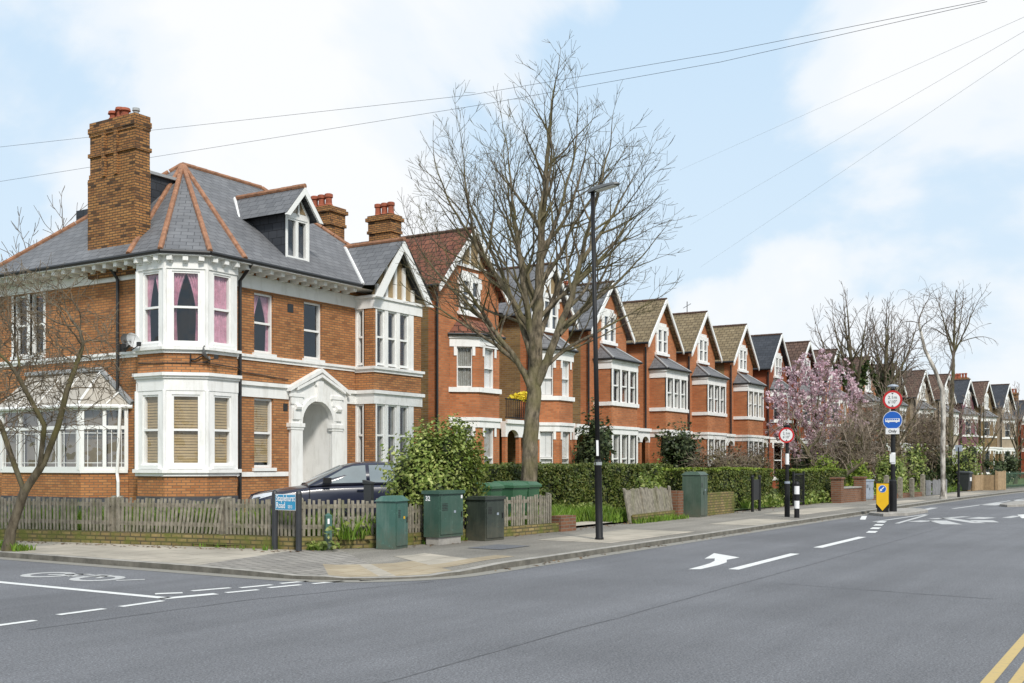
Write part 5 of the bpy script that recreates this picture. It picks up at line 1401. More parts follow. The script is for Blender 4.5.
def screen(idx, name, dx):
    m = L(); P = []
    for k in idx:
        c_ = cab_sec(*cs[k])[2:7]
        for p in c_: P.append((p[0]+dx, p[1]*.93, p[2]+.014))
    m.add(P, [(a*5+b, a*5+b+1, (a+1)*5+b+1, (a+1)*5+b) for a in range(len(idx)-1) for b in range(4)]); m.build(name, GL2, o, True)
screen((0,1,2), 'windscreen', .012); screen((6,7,8), 'rear_screen', -.012)
L().box(2.3,2.36,-.25,.25,.42,.55).build('grille', BLACKP, o)
# second car, only its windscreen shows between the bush and the bins
# ------------------------------------------------------------------ vegetation
CR_ = Vector((math.sin(R(32)), -math.cos(R(32)), 0))      # seen-right of the crown layouts
def rdir(rnd):
    while True:
        v = Vector((rnd.uniform(-1,1), rnd.uniform(-1,1), rnd.uniform(-1,1)))
        if .05 < v.length < 1: return v.normalized()

def leaves(mb, pts, size, rnd, out=None, aspect=1.6, flat=.0):
    """leaf-sized faces at the given points; out(p) gives a preferred facing"""
    for p in pts:
        p = Vector(p)
        d = rdir(rnd)
        if out:
            d = (d + out(p)*1.1)
            d = d.normalized() if d.length > .01 else Vector((0,0,1))
        u = d.cross(rdir(rnd))
        if u.length < .01: u = d.orthogonal()
        u.normalize(); v = d.cross(u)
        s = size*rnd.uniform(.6, 1.35); a = s*aspect*.5; b = s*.5
        mb.add([p-u*a, p-v*b+u*a*.05, p+u*a, p+v*b+u*a*.05], [(0,1,2,3)])

def hedge(label, a, b, th, h, seed, mat=None, dens=900, size=.05, top=None, name='hedge', z0=.1, core=None, wob=.05):
    rnd = random.Random(seed); mat = mat or HEDGE
    a = Vector((*a, 0)); b = Vector((*b, 0)); ln = (b-a).length; ang = math.degrees(math.atan2(b.y-a.y, b.x-a.x))
    o = thing(name, label, 'hedge', (a.x, a.y, z0), ang)
    m = L()
    def disp(x, y, z): 
        return mnoise.noise((x*1.3+seed*7.1, y*1.3, z*1.6))*wob*1.6 + mnoise.noise((x*5+seed, y*5, z*5))*wob*.6
    # core
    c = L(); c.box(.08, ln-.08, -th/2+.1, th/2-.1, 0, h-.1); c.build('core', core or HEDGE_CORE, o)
    P = []
    for face, area in (('f', ln*h), ('b', ln*h*.3), ('t', ln*th), ('l', th*h), ('r', th*h)):
        for k in range(int(area*dens)):
            x, y, z = rnd.uniform(0, ln), rnd.uniform(-th/2, th/2), h*(rnd.random()**.9)
            dd = -abs(rnd.gauss(0, .045))
            if face == 'f': dz = disp(x, 0, z); y = -th/2-dd*-1-dz*1.0; y = -th/2 - dz - dd
            elif face == 'b': y = th/2 + disp(x, 9, z) + dd
            elif face == 't': z = h + disp(x, y, 3)*.8 + dd + (.05*rnd.random() if rnd.random() < .15 else 0)
            elif face == 'l': x = -disp(5, y, z) - dd
            else: x = ln + disp(8, y, z) + dd
            if mnoise.noise((x*2.1+seed*3, y*2.1, z*2.6)) < -.22 and rnd.random() < .72: continue
            P.append((x, y, z))
    leaves(m, P, size, rnd, lambda p: Vector((0, -.7 if p.y < 0 else .3, .5)))
    m.build('foliage', mat, o)
    if top:
        t_ = L(); P = []
        for k in range(int(ln*th*dens*1.2)):
            x, y = rnd.uniform(0, ln), rnd.uniform(-th/2, th/2); P.append((x, y, h+.02+disp(x,y,3)*.8+.05*rnd.random()))
        leaves(t_, P, size, rnd, lambda p: Vector((0,0,1))); t_.build('top_foliage', top, o)  # extra leaf layer along the top, in its own brighter green
    return o
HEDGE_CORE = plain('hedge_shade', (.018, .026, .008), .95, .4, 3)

def bush(label, loc, rx, ry, h, n, size, mat, seed, name='bush', stems=True, lumps=14, cat='bush', shell=.5, core=True, group=None, twig=None, twigmat=None):
    rnd = random.Random(seed)
    o = thing(name, label, cat, loc, 0, group)
    m = L()
    lob = []
    for k in range(lumps):
        a = rnd.uniform(0, 2*math.pi); u = rnd.random()**.5*.72; z = rnd.uniform(.16, .85)
        f = math.sqrt(max(0.05, 1-((z-.42)/.62)**2))
        lob.append((Vector((rx*u*f*math.cos(a), ry*u*f*math.sin(a), h*z)), rnd.uniform(.24, .42)))
    P = []
    outs = {}
    tot = sum(r for _, r in lob)
    for c, r in lob:
        for k in range(int(n*r/tot)):
            d = rdir(rnd); q = (rnd.random()**shell)
            q = q*(1+.35*mnoise.noise(tuple(d*2.2+c)))
            p = c + Vector((d.x*rx*r*1.15*q, d.y*ry*r*1.15*q, d.z*h*r*.85*q))
            if p.z > .03: P.append(p)
    # stray shoots
    for k in range(n//25):
        c, r = rnd.choice(lob); d = (rdir(rnd)+Vector((0,0,.7))).normalized()
        for q in (.95, 1.05, 1.15, 1.25, 1.32):
            p = c + Vector((d.x*rx*r*1.15*q, d.y*ry*r*1.15*q, d.z*h*r*.9*q)); p += rdir(rnd)*.04
            if p.z > .03: P.append(p)
    cen = Vector((0,0,h*.4))
    leaves(m, P, size, rnd, lambda p: (p-cen).normalized()+Vector((0,0,.25)))
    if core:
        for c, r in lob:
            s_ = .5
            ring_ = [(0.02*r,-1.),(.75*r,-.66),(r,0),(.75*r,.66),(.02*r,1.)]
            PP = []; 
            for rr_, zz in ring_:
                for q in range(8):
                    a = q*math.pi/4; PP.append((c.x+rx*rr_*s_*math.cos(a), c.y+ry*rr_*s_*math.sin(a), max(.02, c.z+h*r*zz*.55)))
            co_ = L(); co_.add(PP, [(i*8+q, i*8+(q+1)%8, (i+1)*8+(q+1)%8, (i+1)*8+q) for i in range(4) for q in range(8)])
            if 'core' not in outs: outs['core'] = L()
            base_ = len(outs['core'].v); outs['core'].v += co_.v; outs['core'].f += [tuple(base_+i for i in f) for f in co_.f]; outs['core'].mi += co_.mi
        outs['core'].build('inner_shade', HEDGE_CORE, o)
    m.build('foliage', mat, o)
    if stems:
        s_ = L()
        for k in range(9):
            a = rnd.uniform(0, 6.28); c, r = rnd.choice(lob)
            s_.tube([(.08*math.cos(a), .08*math.sin(a), 0), (c.x*.5, c.y*.5, c.z*.6), tuple(c)], [.022, .016, .008], 5)
        s_.build('stem', TWIGB, o)
    if twig and twig > 150:
        t_ = L()
        for k in range(twig):
            c, r = rnd.choice(lob); d = (rdir(rnd)+Vector((0,0,.5))).normalized()
            q0 = rnd.uniform(.2,.8); p0 = c + Vector((d.x*rx*r*q0, d.y*ry*r*q0, d.z*h*r*q0*.8)); ln = rnd.uniform(.25,.7)
            p1 = p0 + (d+rdir(rnd)*.5).normalized()*ln; p2 = p1 + (d+rdir(rnd)*.7).normalized()*ln*.6
            if p0.z > 0: t_.tube([p0, p1, p2], [.008,.006,.004], 3, False)
        t_.build('twig_mass', twigmat or TWIGB, o)
    return o

# --- bare trees by space colonisation
def grow(skel, attr, step, infl, kill, iters, rnd, up=.12, wob=.18, inertia=.55):
    nodes = [Vector(p) for p, _ in skel]; par = [q for _, q in skel]
    act = list(attr)
    kids = {}
    for it in range(iters):
        kd = kdtree.KDTree(len(nodes))
        for i, p in enumerate(nodes): kd.insert(p, i)
        kd.balance()
        acc = {}; keep = []
        for a in act:
            _, i, d = kd.find(a)
            if d < kill: continue
            keep.append(a)
            if d < infl: 
                v = (a-nodes[i]).normalized()
                acc[i] = acc[i]+v if i in acc else v
        act = keep
        if not acc: break
        new = 0
        for i, v in acc.items():
            if kids.get(i, 0) > 3: continue
            d = v.normalized() + rdir(rnd)*wob + Vector((0,0,up))
            if par[i] >= 0: d += (nodes[i]-nodes[par[i]]).normalized()*inertia
            p = nodes[i]+d.normalized()*step
            nodes.append(p); par.append(i); kids[i] = kids.get(i,0)+1; new += 1
        if not new or len(nodes) > 14000: break
    return nodes, par

def bare_tree(name, label, loc, skel, attr, step, base_r, tip_r, seed, barkm, twigm, twigs=(2,.35), droop=0., infl=None, kill=None, group=None, split_r=.03, up=.12, iters=120, wob=.18, buds=0, flare=1.25, tn=1., inertia=.55):
    rnd = random.Random(seed)
    o = thing(name, label, 'tree', loc, 0, group)
    nodes, par = grow(skel, attr, step, infl or step*7, kill or step*1.7, iters, rnd, up, wob, inertia)
    n = len(nodes); ch = [[] for _ in range(n)]
    for i, p in enumerate(par):
        if p >= 0: ch[p].append(i)
    order = sorted(range(n), key=lambda i: -i)
    tips = [0]*n
    for i in range(n-1, -1, -1):
        tips[i] = max(1, sum(tips[c] for c in ch[i]))
    e = math.log(max(2, tips[0]))/math.log(base_r/tip_r)
    rad = [tip_r*tips[i]**(1/e) for i in range(n)]
    big = L(); small = L()
    # chains
    starts = [(0, None)]
    while starts:
        i, prev = starts.pop()
        chain = [prev] if prev is not None else []
        cur = i
        while True:
            chain.append(cur)
            if not ch[cur]: break
            nx = max(ch[cur], key=lambda c: tips[c])
            for c in ch[cur]:
                if c != nx: starts.append((c, cur))
            cur = nx
        rr = [rad[k] for k in chain]
        if prev is not None: rr[0] = rr[1]
        pts = [nodes[k] for k in chain]
        if len(pts) < 2: continue
        if chain[0] == 0:
            rr = [r_*(1+(flare-1)*max(0, 1-(nodes[k].z/.6))**2) for r_, k in zip(rr, chain)]
        # split chain where it becomes thin
        k = next((q for q, r_ in enumerate(rr) if r_ < split_r), len(rr))
        if k >= 2: big.tube(pts[:k+1] if k < len(pts) else pts, rr[:k+1] if k < len(pts) else rr, 8 if rr[0] > .05 else 6, False)
        if k < len(pts) - 0 and len(pts)-max(0,k) >= 2 or k < 2:
            q0 = k if k >= 2 else 0
            if len(pts)-q0 >= 2: small.tube(pts[q0:], rr[q0:], 4, False)
    for i in range(n):
        lim = twigs[0]
        if ch[i] and (rad[i] > tip_r*2.6 or rnd.random() > .42*tn): continue
        d0 = (nodes[i]-nodes[par[i]]).normalized() if par[i] >= 0 else Vector((0,0,1))
        for k in range(lim if not ch[i] else 1):
            ln = twigs[1]*rnd.uniform(.5, 1.3)
            d = (d0 + rdir(rnd)*.75 + Vector((0,0,.25-droop))).normalized()
            p0 = nodes[i]; p1 = p0+d*ln*.5
            d2 = (d + rdir(rnd)*.35 + Vector((0,0,.2-droop*1.6))).normalized(); p2 = p1+d2*ln*.5
            P = [p0, p1, p2]
            if droop:
                p3 = p2+(d2+Vector((0,0,-droop*2))).normalized()*ln*.7; P.append(p3); P.append(p3+Vector((rnd.gauss(0,.06),rnd.gauss(0,.06),-ln*.6)))
            small.tube(P, [tip_r*.95]+[tip_r*.8]*(len(P)-2)+[tip_r*.55], 3, False)
            if buds:
                for q in range(buds):
                    b = p1.lerp(p2, rnd.random()); small.tube([b, b+(rdir(rnd)+Vector((0,0,.3))).normalized()*.07], [tip_r*1.2, tip_r*.6], 3, False)
    big.build('trunk', barkm, o, True)
    small.build('crown', twigm, o)
    return o, nodes, par

def crown_pts(n, rnd, fn):
    P = []
    while len(P) < n:
        p = fn(rnd)
        if p is not None: P.append(p)
    return P
def lay(x, y, z): return CR_*x + Vector((CR_.y*-1, CR_.x, 0))*y + Vector((0,0,z))    # x seen-right, y away

# the big street tree
def big_fn(rnd):
    x, y, z = rnd.uniform(-3.7,4.2), rnd.uniform(-3.3,3.3), rnd.uniform(4.4,12.0)
    zc = 7.4
    rz = 4.35 if z > zc else 3.1
    u = 1-((z-zc)/rz)**2
    if u <= 0: return None
    rr = 3.6*u**.55
    xc = .45 + (.18*(z-zc) if z > zc else 0)*.6
    d = math.hypot((x-xc)/1.0, y/.9)
    if d > rr or (d < rr*.35 and rnd.random() < .6): return None
    return lay(x, y, z)
rnd = random.Random(11)
sk = [((0,0,0),-1)]
def add_limb(sk, start, pts, seg=.3):
    last = start
    for p in pts:
        p = Vector(p); a = Vector(sk[last][0]); n = max(1, int((p-a).length/seg)); 
        for k in range(1, n+1):
            q = a.lerp(p, k/n); sk.append((tuple(q), last)); last = len(sk)-1
    return last
def fan_tree(name, label, loc, trunk, limbs, env, seed, base_r, barkm, twigm, tip=.006, up=.055, spacing=.34, lens=(.62,.85), angs=(28,52), maxd=4, split_r=.02, group=None, flare=1.3, twig_len=.34, droop=0.):
    """trunk and limbs are explicit; every limb carries ever finer side branches that turn upward, kept inside env(p)"""
    rnd = random.Random(seed)
    o = thing(name, label, 'tree', loc, 0, group)
    big = L(); small = L(); nodes = []; par = []
    def tube(pts, rs):
        k = next((q for q, r_ in enumerate(rs) if r_ < split_r), len(rs))
        if k >= 2: big.tube(pts[:k+1], rs[:k+1], 9 if rs[0] > .06 else 6, False)
        q0 = k if k >= 2 else 0
        if len(pts)-q0 >= 2: small.tube(pts[q0:], rs[q0:], 4 if rs[0] > .012 else 3, False)
    def children(pts, rs, total, depth, t0):
        sp = spacing*(1, .86, .62, .5, .5)[depth]
        acc = 0; nxt = total*t0; az = rnd.uniform(0, 6.28)
        for i in range(1, len(pts)):
            seg = (pts[i]-pts[i-1]).length; acc += seg
            while acc > nxt:
                nxt += sp*rnd.uniform(.6, 1.35)
                d = (pts[i]-pts[i-1]).normalized(); az += 2.4+rnd.gauss(0,.5)
                u = d.orthogonal().normalized(); w_ = d.cross(u)
                a = R(rnd.uniform(*angs))
                nd = d*math.cos(a)+(u*math.cos(az)+w_*math.sin(az))*math.sin(a)
                if nd.z < -.25 and not droop: nd.z *= -.3
                nd.normalize()
                left = total-acc
                ln = (.45+.68*left)*rnd.uniform(*lens)
                if droop and depth >= 2: nd = (nd*.55+Vector((0,0,-1))*(.5+droop)).normalized()
                if depth >= 3: ln = twig_len*rnd.uniform(.5,1.25)*(1.6 if droop else 1)
                elif depth == 2: ln = min(ln, 1.15)*rnd.uniform(.8,1)
                grow_(pts[i], nd, max(.22, ln), min(rs[i]*rnd.uniform(.5,.72), .055), depth+1)
    def grow_(p, d, ln, r0, depth):
        n = max(3, int(ln/.16)); st_ = ln/n; pts = [p]; rs = [max(tip, r0)]
        for k in range(n):
            d = (d + rdir(rnd)*.15 + Vector((0,0,up*(1.2 if d.z < .75 else .3)-droop*(k/n)))).normalized()
            q = pts[-1]+d*st_
            if not env(q) and k > 1: break
            pts.append(q); rs.append(max(tip*.8, r0*(1-.82*(k+1)/n)))
        if len(pts) < 3: return
        tube(pts, rs)
        L_ = st_*(len(pts)-1)
        if depth < maxd: children(pts, rs, L_, depth, .18)
        if depth < maxd:                                   # end twigs
            for q in range(2): grow_(pts[-1], (d+rdir(rnd)*.5).normalized(), twig_len*rnd.uniform(.6,1.1), tip, maxd)
    def limb(pts, r0, r1, depth, t0):
        P = [Vector(p) for p in pts]; S_ = []
        for a, b in zip(P[:-1], P[1:]):
            m_ = max(1, int((b-a).length/.2))
            for k in range(m_): S_.append(a.lerp(b, k/m_))
        S_.append(P[-1])
        for _ in range(3):
            S_ = [S_[0]]+[S_[i]*.5+(S_[i-1]+S_[i+1])*.25 for i in range(1, len(S_)-1)]+[S_[-1]]
        S_ = [S_[0]]+[v+Vector((rnd.gauss(0,.012),rnd.gauss(0,.012),0)) for v in S_[1:]]
        n = len(S_); rs = [r0+(r1-r0)*(i/(n-1))**.85 for i in range(n)]
        if depth == 0: rs = [r_*(1+(flare-1)*max(0,1-v.z/.55)**2) for r_, v in zip(rs, S_)]
        tube(S_, rs); tot = sum((S_[i+1]-S_[i]).length for i in range(n-1))
        b0 = len(nodes); nodes.extend(S_); par.extend([-1]+[b0+i for i in range(n-1)])
        if depth: 
            children(S_, rs, tot+.7, 1, t0)
            d = (S_[-1]-S_[-3]).normalized(); grow_(S_[-1], d, 1.1, r1, 2)
    limb(trunk, base_r, base_r*.78, 0, 1)
    for pts, r0, r1, t0 in limbs: limb(pts, r0, r1, 1, t0)
    big.build('trunk', barkm, o, True); small.build('crown', twigm, o)
    return o, nodes, par
def big_env(p):
    x = p.dot(CR_); y = -p.x*CR_.y+p.y*CR_.x; z = p.z; zc = 7.2
    u = 1-((z-zc)/(4.75 if z > zc else 3.2))**2
    if u <= 0: return False
    rr = 3.75*u**.62; xc = .40+(.07*(z-zc) if z > zc else 0)
    return math.hypot(x-xc, y/.92) < rr
T3 = (.16,0,3.4)
fan_tree('street_tree', 'big bare tree with a straight grey trunk and wide twiggy crown behind the green bins', (22.9,13.85,.1),
    [lay(0,0,0), lay(.03,0,1.2), lay(.08,0,2.4), lay(.16,0,3.4), lay(.2,.02,4.0)],
    [([lay(.19,.02,3.9), lay(.24,.05,5.4), lay(.34,.06,7.2), lay(.48,.02,9.0), lay(.62,0,10.6)], .165, .022, .12),
     ([lay(.17,0,3.3), lay(.55,-.25,4.2), lay(1.0,-.45,5.3), lay(1.3,-.55,6.5), lay(1.65,-.6,7.9), lay(1.95,-.6,9.0)], .12, .018, .22),
     ([lay(.18,0,3.8), lay(-.1,.3,4.8), lay(-.5,.6,5.9), lay(-1.0,.8,7.0), lay(-1.5,.9,8.2)], .10, .016, .2),
     ([lay(.18,0,3.7), lay(.05,-.4,4.7), lay(-.15,-.8,6.0), lay(-.35,-1.1,7.4), lay(-.5,-1.3,8.8)], .10, .016, .2),
     ([lay(.15,0,3.2), lay(-.4,-.25,4.2), lay(-1.2,-.45,5.1), lay(-2.0,-.6,5.8), lay(-2.6,-.6,6.6)], .085, .014, .22),
     ([lay(.2,.02,4.3), lay(.6,.6,5.5), lay(1.1,1.1,6.7), lay(1.4,1.4,8.0)], .085, .014, .2),
     ([lay(.75,-.35,4.6), lay(1.5,.1,5.4), lay(2.3,.3,6.0), lay(3.0,.3,6.8)], .075, .013, .15),
     ([lay(.22,.03,5.0), lay(-.1,.5,6.3), lay(-.4,.8,7.8), lay(-.6,.8,9.2)], .075, .014, .2),
     ([lay(1.15,-.5,5.8), lay(1.9,-.8,6.5), lay(2.5,-1.0,7.4)], .06, .012, .12),
     ([lay(.3,.05,6.4), lay(.75,-.3,7.5), lay(1.1,-.5,8.8), lay(1.2,-.5,9.8)], .06, .012, .15),
     ([lay(-.9,-.38,4.8), lay(-1.4,-1.1,5.5), lay(-1.9,-1.5,6.3)], .055, .011, .12),
     ([lay(.2,.02,4.5), lay(-.5,.1,5.7), lay(-1.3,.15,6.9), lay(-2.0,.2,8.0), lay(-2.3,.2,8.9)], .08, .013, .15),
     ([lay(.16,0,3.5), lay(-.7,.5,4.4), lay(-1.8,.7,5.1), lay(-2.8,.6,5.7)], .065, .012, .15),
     ([lay(1.25,-.54,6.3), lay(2.0,-.3,7.4), lay(2.6,-.1,8.5)], .06, .012, .12),
     ([lay(.17,0,3.6), lay(.9,.3,4.3), lay(2.0,.5,4.9), lay(3.1,.4,5.5)], .065, .012, .15),
     ([lay(-1.3,.15,6.9), lay(-1.5,-.4,8.0), lay(-1.6,-.6,9.2)], .045, .010, .12)],
    big_env, 3, .22, BARK, BARKS, tip=.0052, spacing=.48, lens=(.66,.9))

# small leaning tree on the side-road pavement
def small_fn(rnd):
    x, y, z = rnd.uniform(-1.4,1.9), rnd.uniform(-1.2,1.2), rnd.uniform(1.9,4.7)
    if ((x-.3)/1.55)**2+(y/1.2)**2+((z-3.2)/1.55)**2 > 1: return None
    return lay(x, y, z)
sk = [((0,0,0),-1)]
rnd = random.Random(5)
a1 = add_limb(sk, 0, [lay(.06,0,.35), lay(.28,0,1.0)], .15)
a2 = add_limb(sk, a1, [lay(.62,0,1.5), lay(.85,0,2.1), lay(1.0,0,2.7), lay(1.25,0,3.4)], .15)
a3 = add_limb(sk, a1, [lay(.05,.1,1.5), lay(-.2,.2,2.1), lay(-.5,.2,2.6)], .15)
a4 = add_limb(sk, a1+3, [lay(.75,-.3,2.1), lay(.4,-.5,2.9)], .15)
bare_tree('street_tree', 'small leaning bare tree with forked trunk at the far left of the pavement', (11.02, 16.9, PZ), sk, crown_pts(1200, rnd, small_fn), .11, .078, .0055, 8, BARKS, TWIGM, (2,.28), .12, up=.0, infl=.9, kill=.17, wob=.35, buds=2, flare=1.4, split_r=.02)

# twiggy tree behind the corner house
def dome(cx, cz, rx, rz, ry=None, low=-.6):
    def f(rnd):
        x, y, z = rnd.uniform(-1,1), rnd.uniform(-1,1), rnd.uniform(low,1)
        if x*x+y*y+z*z > 1: return None
        return lay(cx+x*rx, y*(ry or rx), cz+z*rz)
    return f
def std_tree(label, loc, h, rx, seed, n=500, r0=.16, tip=.012, lean=0., step=.26, barkm=None, twigm=None, twigs=(2,.5), droop=0., fork=.35, low=-.5, cz=.66, rzf=.36, name='bare_tree', group=None, up=.06, tn=1.):
    rnd = random.Random(seed)
    zc = h*cz; rz = h*rzf
    def env(p):
        x = p.dot(CR_)-lean; y = -p.x*CR_.y+p.y*CR_.x
        return (x/rx)**2+(y/rx)**2+((p.z-zc)/(rz*1.08))**2 < 1.05 or p.z < zc-rz*.6
    f = lay(lean*.6,0,h*fork)
    lm = [([f, lay(lean*.85,.05,h*(fork+.18)), lay(lean*1.0,.05,h*(fork+.36)), lay(lean*1.15,0,h*.95)], r0*.62, tip*1.5, .15)]
    for k in range(5):
        a = k*2.4+rnd.random(); zf = fork+.05*k*(.9-fork)
        st_ = lay(lean*(.6+.25*(zf-fork)/.18),.02,h*zf)
        e_ = rx*rnd.uniform(.55,.8)
        lm.append(([st_, lay(lean*.8+.35*e_*math.cos(a), .35*e_*math.sin(a), h*(zf+.10)), lay(lean+.75*e_*math.cos(a), .75*e_*math.sin(a), h*(zf+.24)), lay(lean*1.05+e_*math.cos(a), e_*math.sin(a), h*min(.93,zf+.38))], r0*.46, tip*1.3, .15))
    return fan_tree(name, label, loc, [lay(0,0,0), lay(lean*.3,0,h*fork*.5), f], lm, env, seed, r0, barkm or BARKS, twigm or TWIGD, tip=tip, up=up, spacing=.62, twig_len=twigs[1], droop=droop, group=group, maxd=3 if tip > .0115 else 4, split_r=.03)
std_tree('bare twiggy treetop rising behind the corner house at far left', (30.0, 42.0, 0), 13.2, 2.6, 21, 520, .16, .014, twigs=(2,.7), cz=.72, rzf=.28, step=.3)

# hedges
hedge('long clipped green hedge behind the big bare tree', (22.6,15.0), (33.2,15.0), 1.0, 1.42, 1, dens=1000, top=None)
hedge('clipped hedge running forward to the pavement behind the tall cabinet', (28.9,12.75), (36.8,12.75), .9, 1.24, 2, dens=900, top=HEDGEL)
hedge('square hedge with a bright green top behind the striped bollard', (38.6,12.4), (43.6,12.0), .9, 1.18, 3, dens=800, top=HEDGEL)
# bushes
bush('large glossy green bush between the parked car and the numbered cabinet', (16.98,12.3,.1), 1.3, .66, 1.95, 28000, .05, SHRUB, 4, lumps=40)
bush('dark holly bush against the house behind the lamp post', (36.5,19.0,.1), 1.0, .9, 3.0, 3200, .10, HOLLY, 5, lumps=12)
bush('dark holly bush in front of the first mottled-roof house', (44.2,19.0,.1), 1.25, 1.1, 2.85, 4200, .10, HOLLY, 6, lumps=14)
bush('lime green rounded shrub behind the brick garden wall', (46.4,13.2,.1), 1.15, .9, 1.75, 4500, .06, HEDGEL, 7, lumps=12)
bush('bushy ivy tumbling over the leaning board fence', (27.6,12.6,.1), .9, .45, 1.35, 2200, .07, SHRUB, 8, lumps=10)
for i, (x, y, rx, h_, mt, lb, tw) in enumerate((
    (43.4,17.0,1.5,1.9,BROWNL,'low brown shrub directly right of the second holly bush',500),
    (46.3,17.2,1.6,2.0,BROWNL,'brown leafless shrub above the buff wall and twin black posts',500),
    (52.0,18.6,1.9,2.1,BROWNL,'brown leafless shrub below the farthest mottled-roof house',500),
    (55.6,17.2,1.9,2.2,HOLLY,'dull green shrub behind the striped bollard',200),
    (58.6,16.0,1.9,2.4,BROWNL,'brown shrub low behind the brown brick wall',450),
    (52.3,14.0,1.9,3.7,BROWNL,'tall brown twiggy shrub left of the refuge signs',1500),
    (59.2,14.0,2.2,4.4,BROWNL,'tall brown tangle of twigs directly behind the refuge signs',1700),
    (65.2,13.3,2.3,4.4,BROWNL,'brown tangle of twigs between the refuge signs and the birch',1500),
    (57.5,13.0,1.4,1.8,SHRUB,'green garden shrub right behind the refuge pole',100),
    (61.5,13.2,1.7,2.3,SHRUB,'leafy green shrub behind the timber posts left of the birch',150),
    (66.5,12.6,1.9,2.5,HOLLY,'dark green shrub behind the foot of the birch trunk',150),
    (71.0,12.0,2.1,2.9,SHRUB,'rounded green shrub behind the slim black post',200),
    (78.0,10.8,2.2,2.0,HOLLY,'low dark shrub at the far right above the timber screens',150),
    (49.0,12.6,1.2,1.5,HEDGEL,'yellow green shrub behind the grey cabinet',60),
    (53.2,12.0,1.3,1.6,SHRUB,'mid green shrub behind the keep-left bollard',60))):
    bush(lb, (x,y,.1), rx, rx*.7, h_, 1500 if mt is BROWNL else 2600, .10, mt, 30+i, lumps=12, core=(mt is not BROWNL), twig=tw, shell=.6)
# pink blossom tree
def mag_fn(rnd):
    x, y, z = rnd.uniform(-2.6,2.6), rnd.uniform(-2.,2.), rnd.uniform(1.6,7.2)
    if (x/2.6)**2+(y/2)**2+((z-4.2)/3.)**2 > 1: return None
    return lay(x, y, z)
rnd = random.Random(40); sk = [((0,0,0),-1)]
m1 = add_limb(sk, 0, [lay(0,0,.7)], .2)
for q in ((-1.0,.2,2.4),(.2,.5,2.8),(1.0,-.3,2.2),(-.3,-.6,2.6)): add_limb(sk, m1, [lay(q[0]*.5,q[1]*.5,1.5), lay(*q)], .25)
mo, mn, mpar = bare_tree('blossom_tree', 'spreading pink blossom tree in front of the brown tiled houses', (53.7,15.8,.1), sk, crown_pts(850, rnd, mag_fn), .24, .14, .011, 41, BARKS, TWIGD, (2,.4), 0., infl=1.9, kill=.46)
pm = L(); P = []
for i in range(len(mn)):
    if mn[i].z > 1.7 and rnd.random() < .9:
        for k in range(rnd.randint(3,8)):
            c = mn[i]+rdir(rnd)*rnd.uniform(.02,.3)
            for q in range(4): P.append(c+rdir(rnd)*.06)
leaves(pm, P, .095, rnd, None, 1.4); pm.build('blossom', PETAL, mo)
# leaning stem of the brown shrub, seen low between the sign posts
rnd = random.Random(44); sk = [((0,0,0),-1)]
m1 = add_limb(sk, 0, [lay(.25,0,.5), lay(.9,0,.9), lay(1.7,0,1.5)], .25); add_limb(sk, 2, [lay(-.2,0,1.1), lay(-.7,.2,2.2)], .25)
def brown_fn(rnd):
    x, y, z = rnd.uniform(-2.4,3.), rnd.uniform(-1.6,1.6), rnd.uniform(1.2,4.6)
    if ((x-.3)/2.6)**2+(y/1.6)**2+((z-2.6)/1.9)**2 > 1: return None
    return lay(x, y, z)
bare_tree('bare_tree', 'low spreading bare tree with a sideways leaning trunk behind the brick wall', (46.5,13.4,.1), sk, crown_pts(1000, rnd, brown_fn), .17, .16, .010, 45, BARKS, TWIGB, (3,.4), 0., infl=1.4, kill=.33, wob=.3)
# ivy clad trees
def ivy(o, nodes, par, zmax, seed, n=4200, spread=.24):
    rnd = random.Random(seed); m = L(); P = []
    cand = [v for v in nodes if v.z < zmax and math.hypot(v.x, v.y) < 1.8]
    dense = []
    for i, v in enumerate(nodes[:90]):
        if par[i] >= 0 and v.z < zmax: dense.append((nodes[par[i]], v))
    for k in range(n):
        a, b = rnd.choice(dense); p = a.lerp(b, rnd.random()); f = 1-.6*p.z/zmax
        P.append(p+rdir(rnd)*abs(rnd.gauss(0, spread))*f)
    leaves(m, P, .14, rnd); m.build('ivy', IVY, o)
for lb, loc, h_, lean, sd in (('left of two ivy clad bare trees above the blossom', (61.4,15.2,.1), 11.0, -1.0, 51), ('right of two ivy clad bare trees, slimmer and upright', (63.2,15.0,.1), 10.6, .5, 52)):
    o, nn_, pp_ = std_tree(lb, loc, h_, 2.4, sd, 1100, .24, .0118, lean, .25, cz=.74, rzf=.27, fork=.45, twigs=(2,.5), twigm=TWIGD)
    ivy(o, nn_, pp_, h_*.64, sd)
# birch on the pavement and taller drooping tree behind it
def birch_fn(rnd):
    x, y, z = rnd.uniform(-2.2,1.0), rnd.uniform(-1.2,1.2), rnd.uniform(4.2,9.2)
    if ((x+.75)/1.3)**2+(y/1.2)**2+((z-6.8)/2.3)**2 > 1: return None
    return lay(x, y, z)
rnd = random.Random(60); sk = [((0,0,0),-1)]
b1 = add_limb(sk, 0, [lay(-.03,0,2.), lay(.0,0,3.6), lay(-.05,0,4.6)], .35)
add_limb(sk, b1, [lay(-.35,0,5.4), lay(-.75,.1,6.3), lay(-1.0,.1,7.4)], .3); add_limb(sk, b1, [lay(.25,-.1,5.4), lay(.4,-.1,6.2)], .3)
bare_tree('birch_tree', 'birch with a white trunk standing on the pavement', (48.45,8.85,PZ), sk, crown_pts(600, rnd, birch_fn),   .22, .10, .0075, 61, BIRCH, TWIGD, (2,.5), .30, infl=1.8, kill=.5, flare=1.6, split_r=.05)
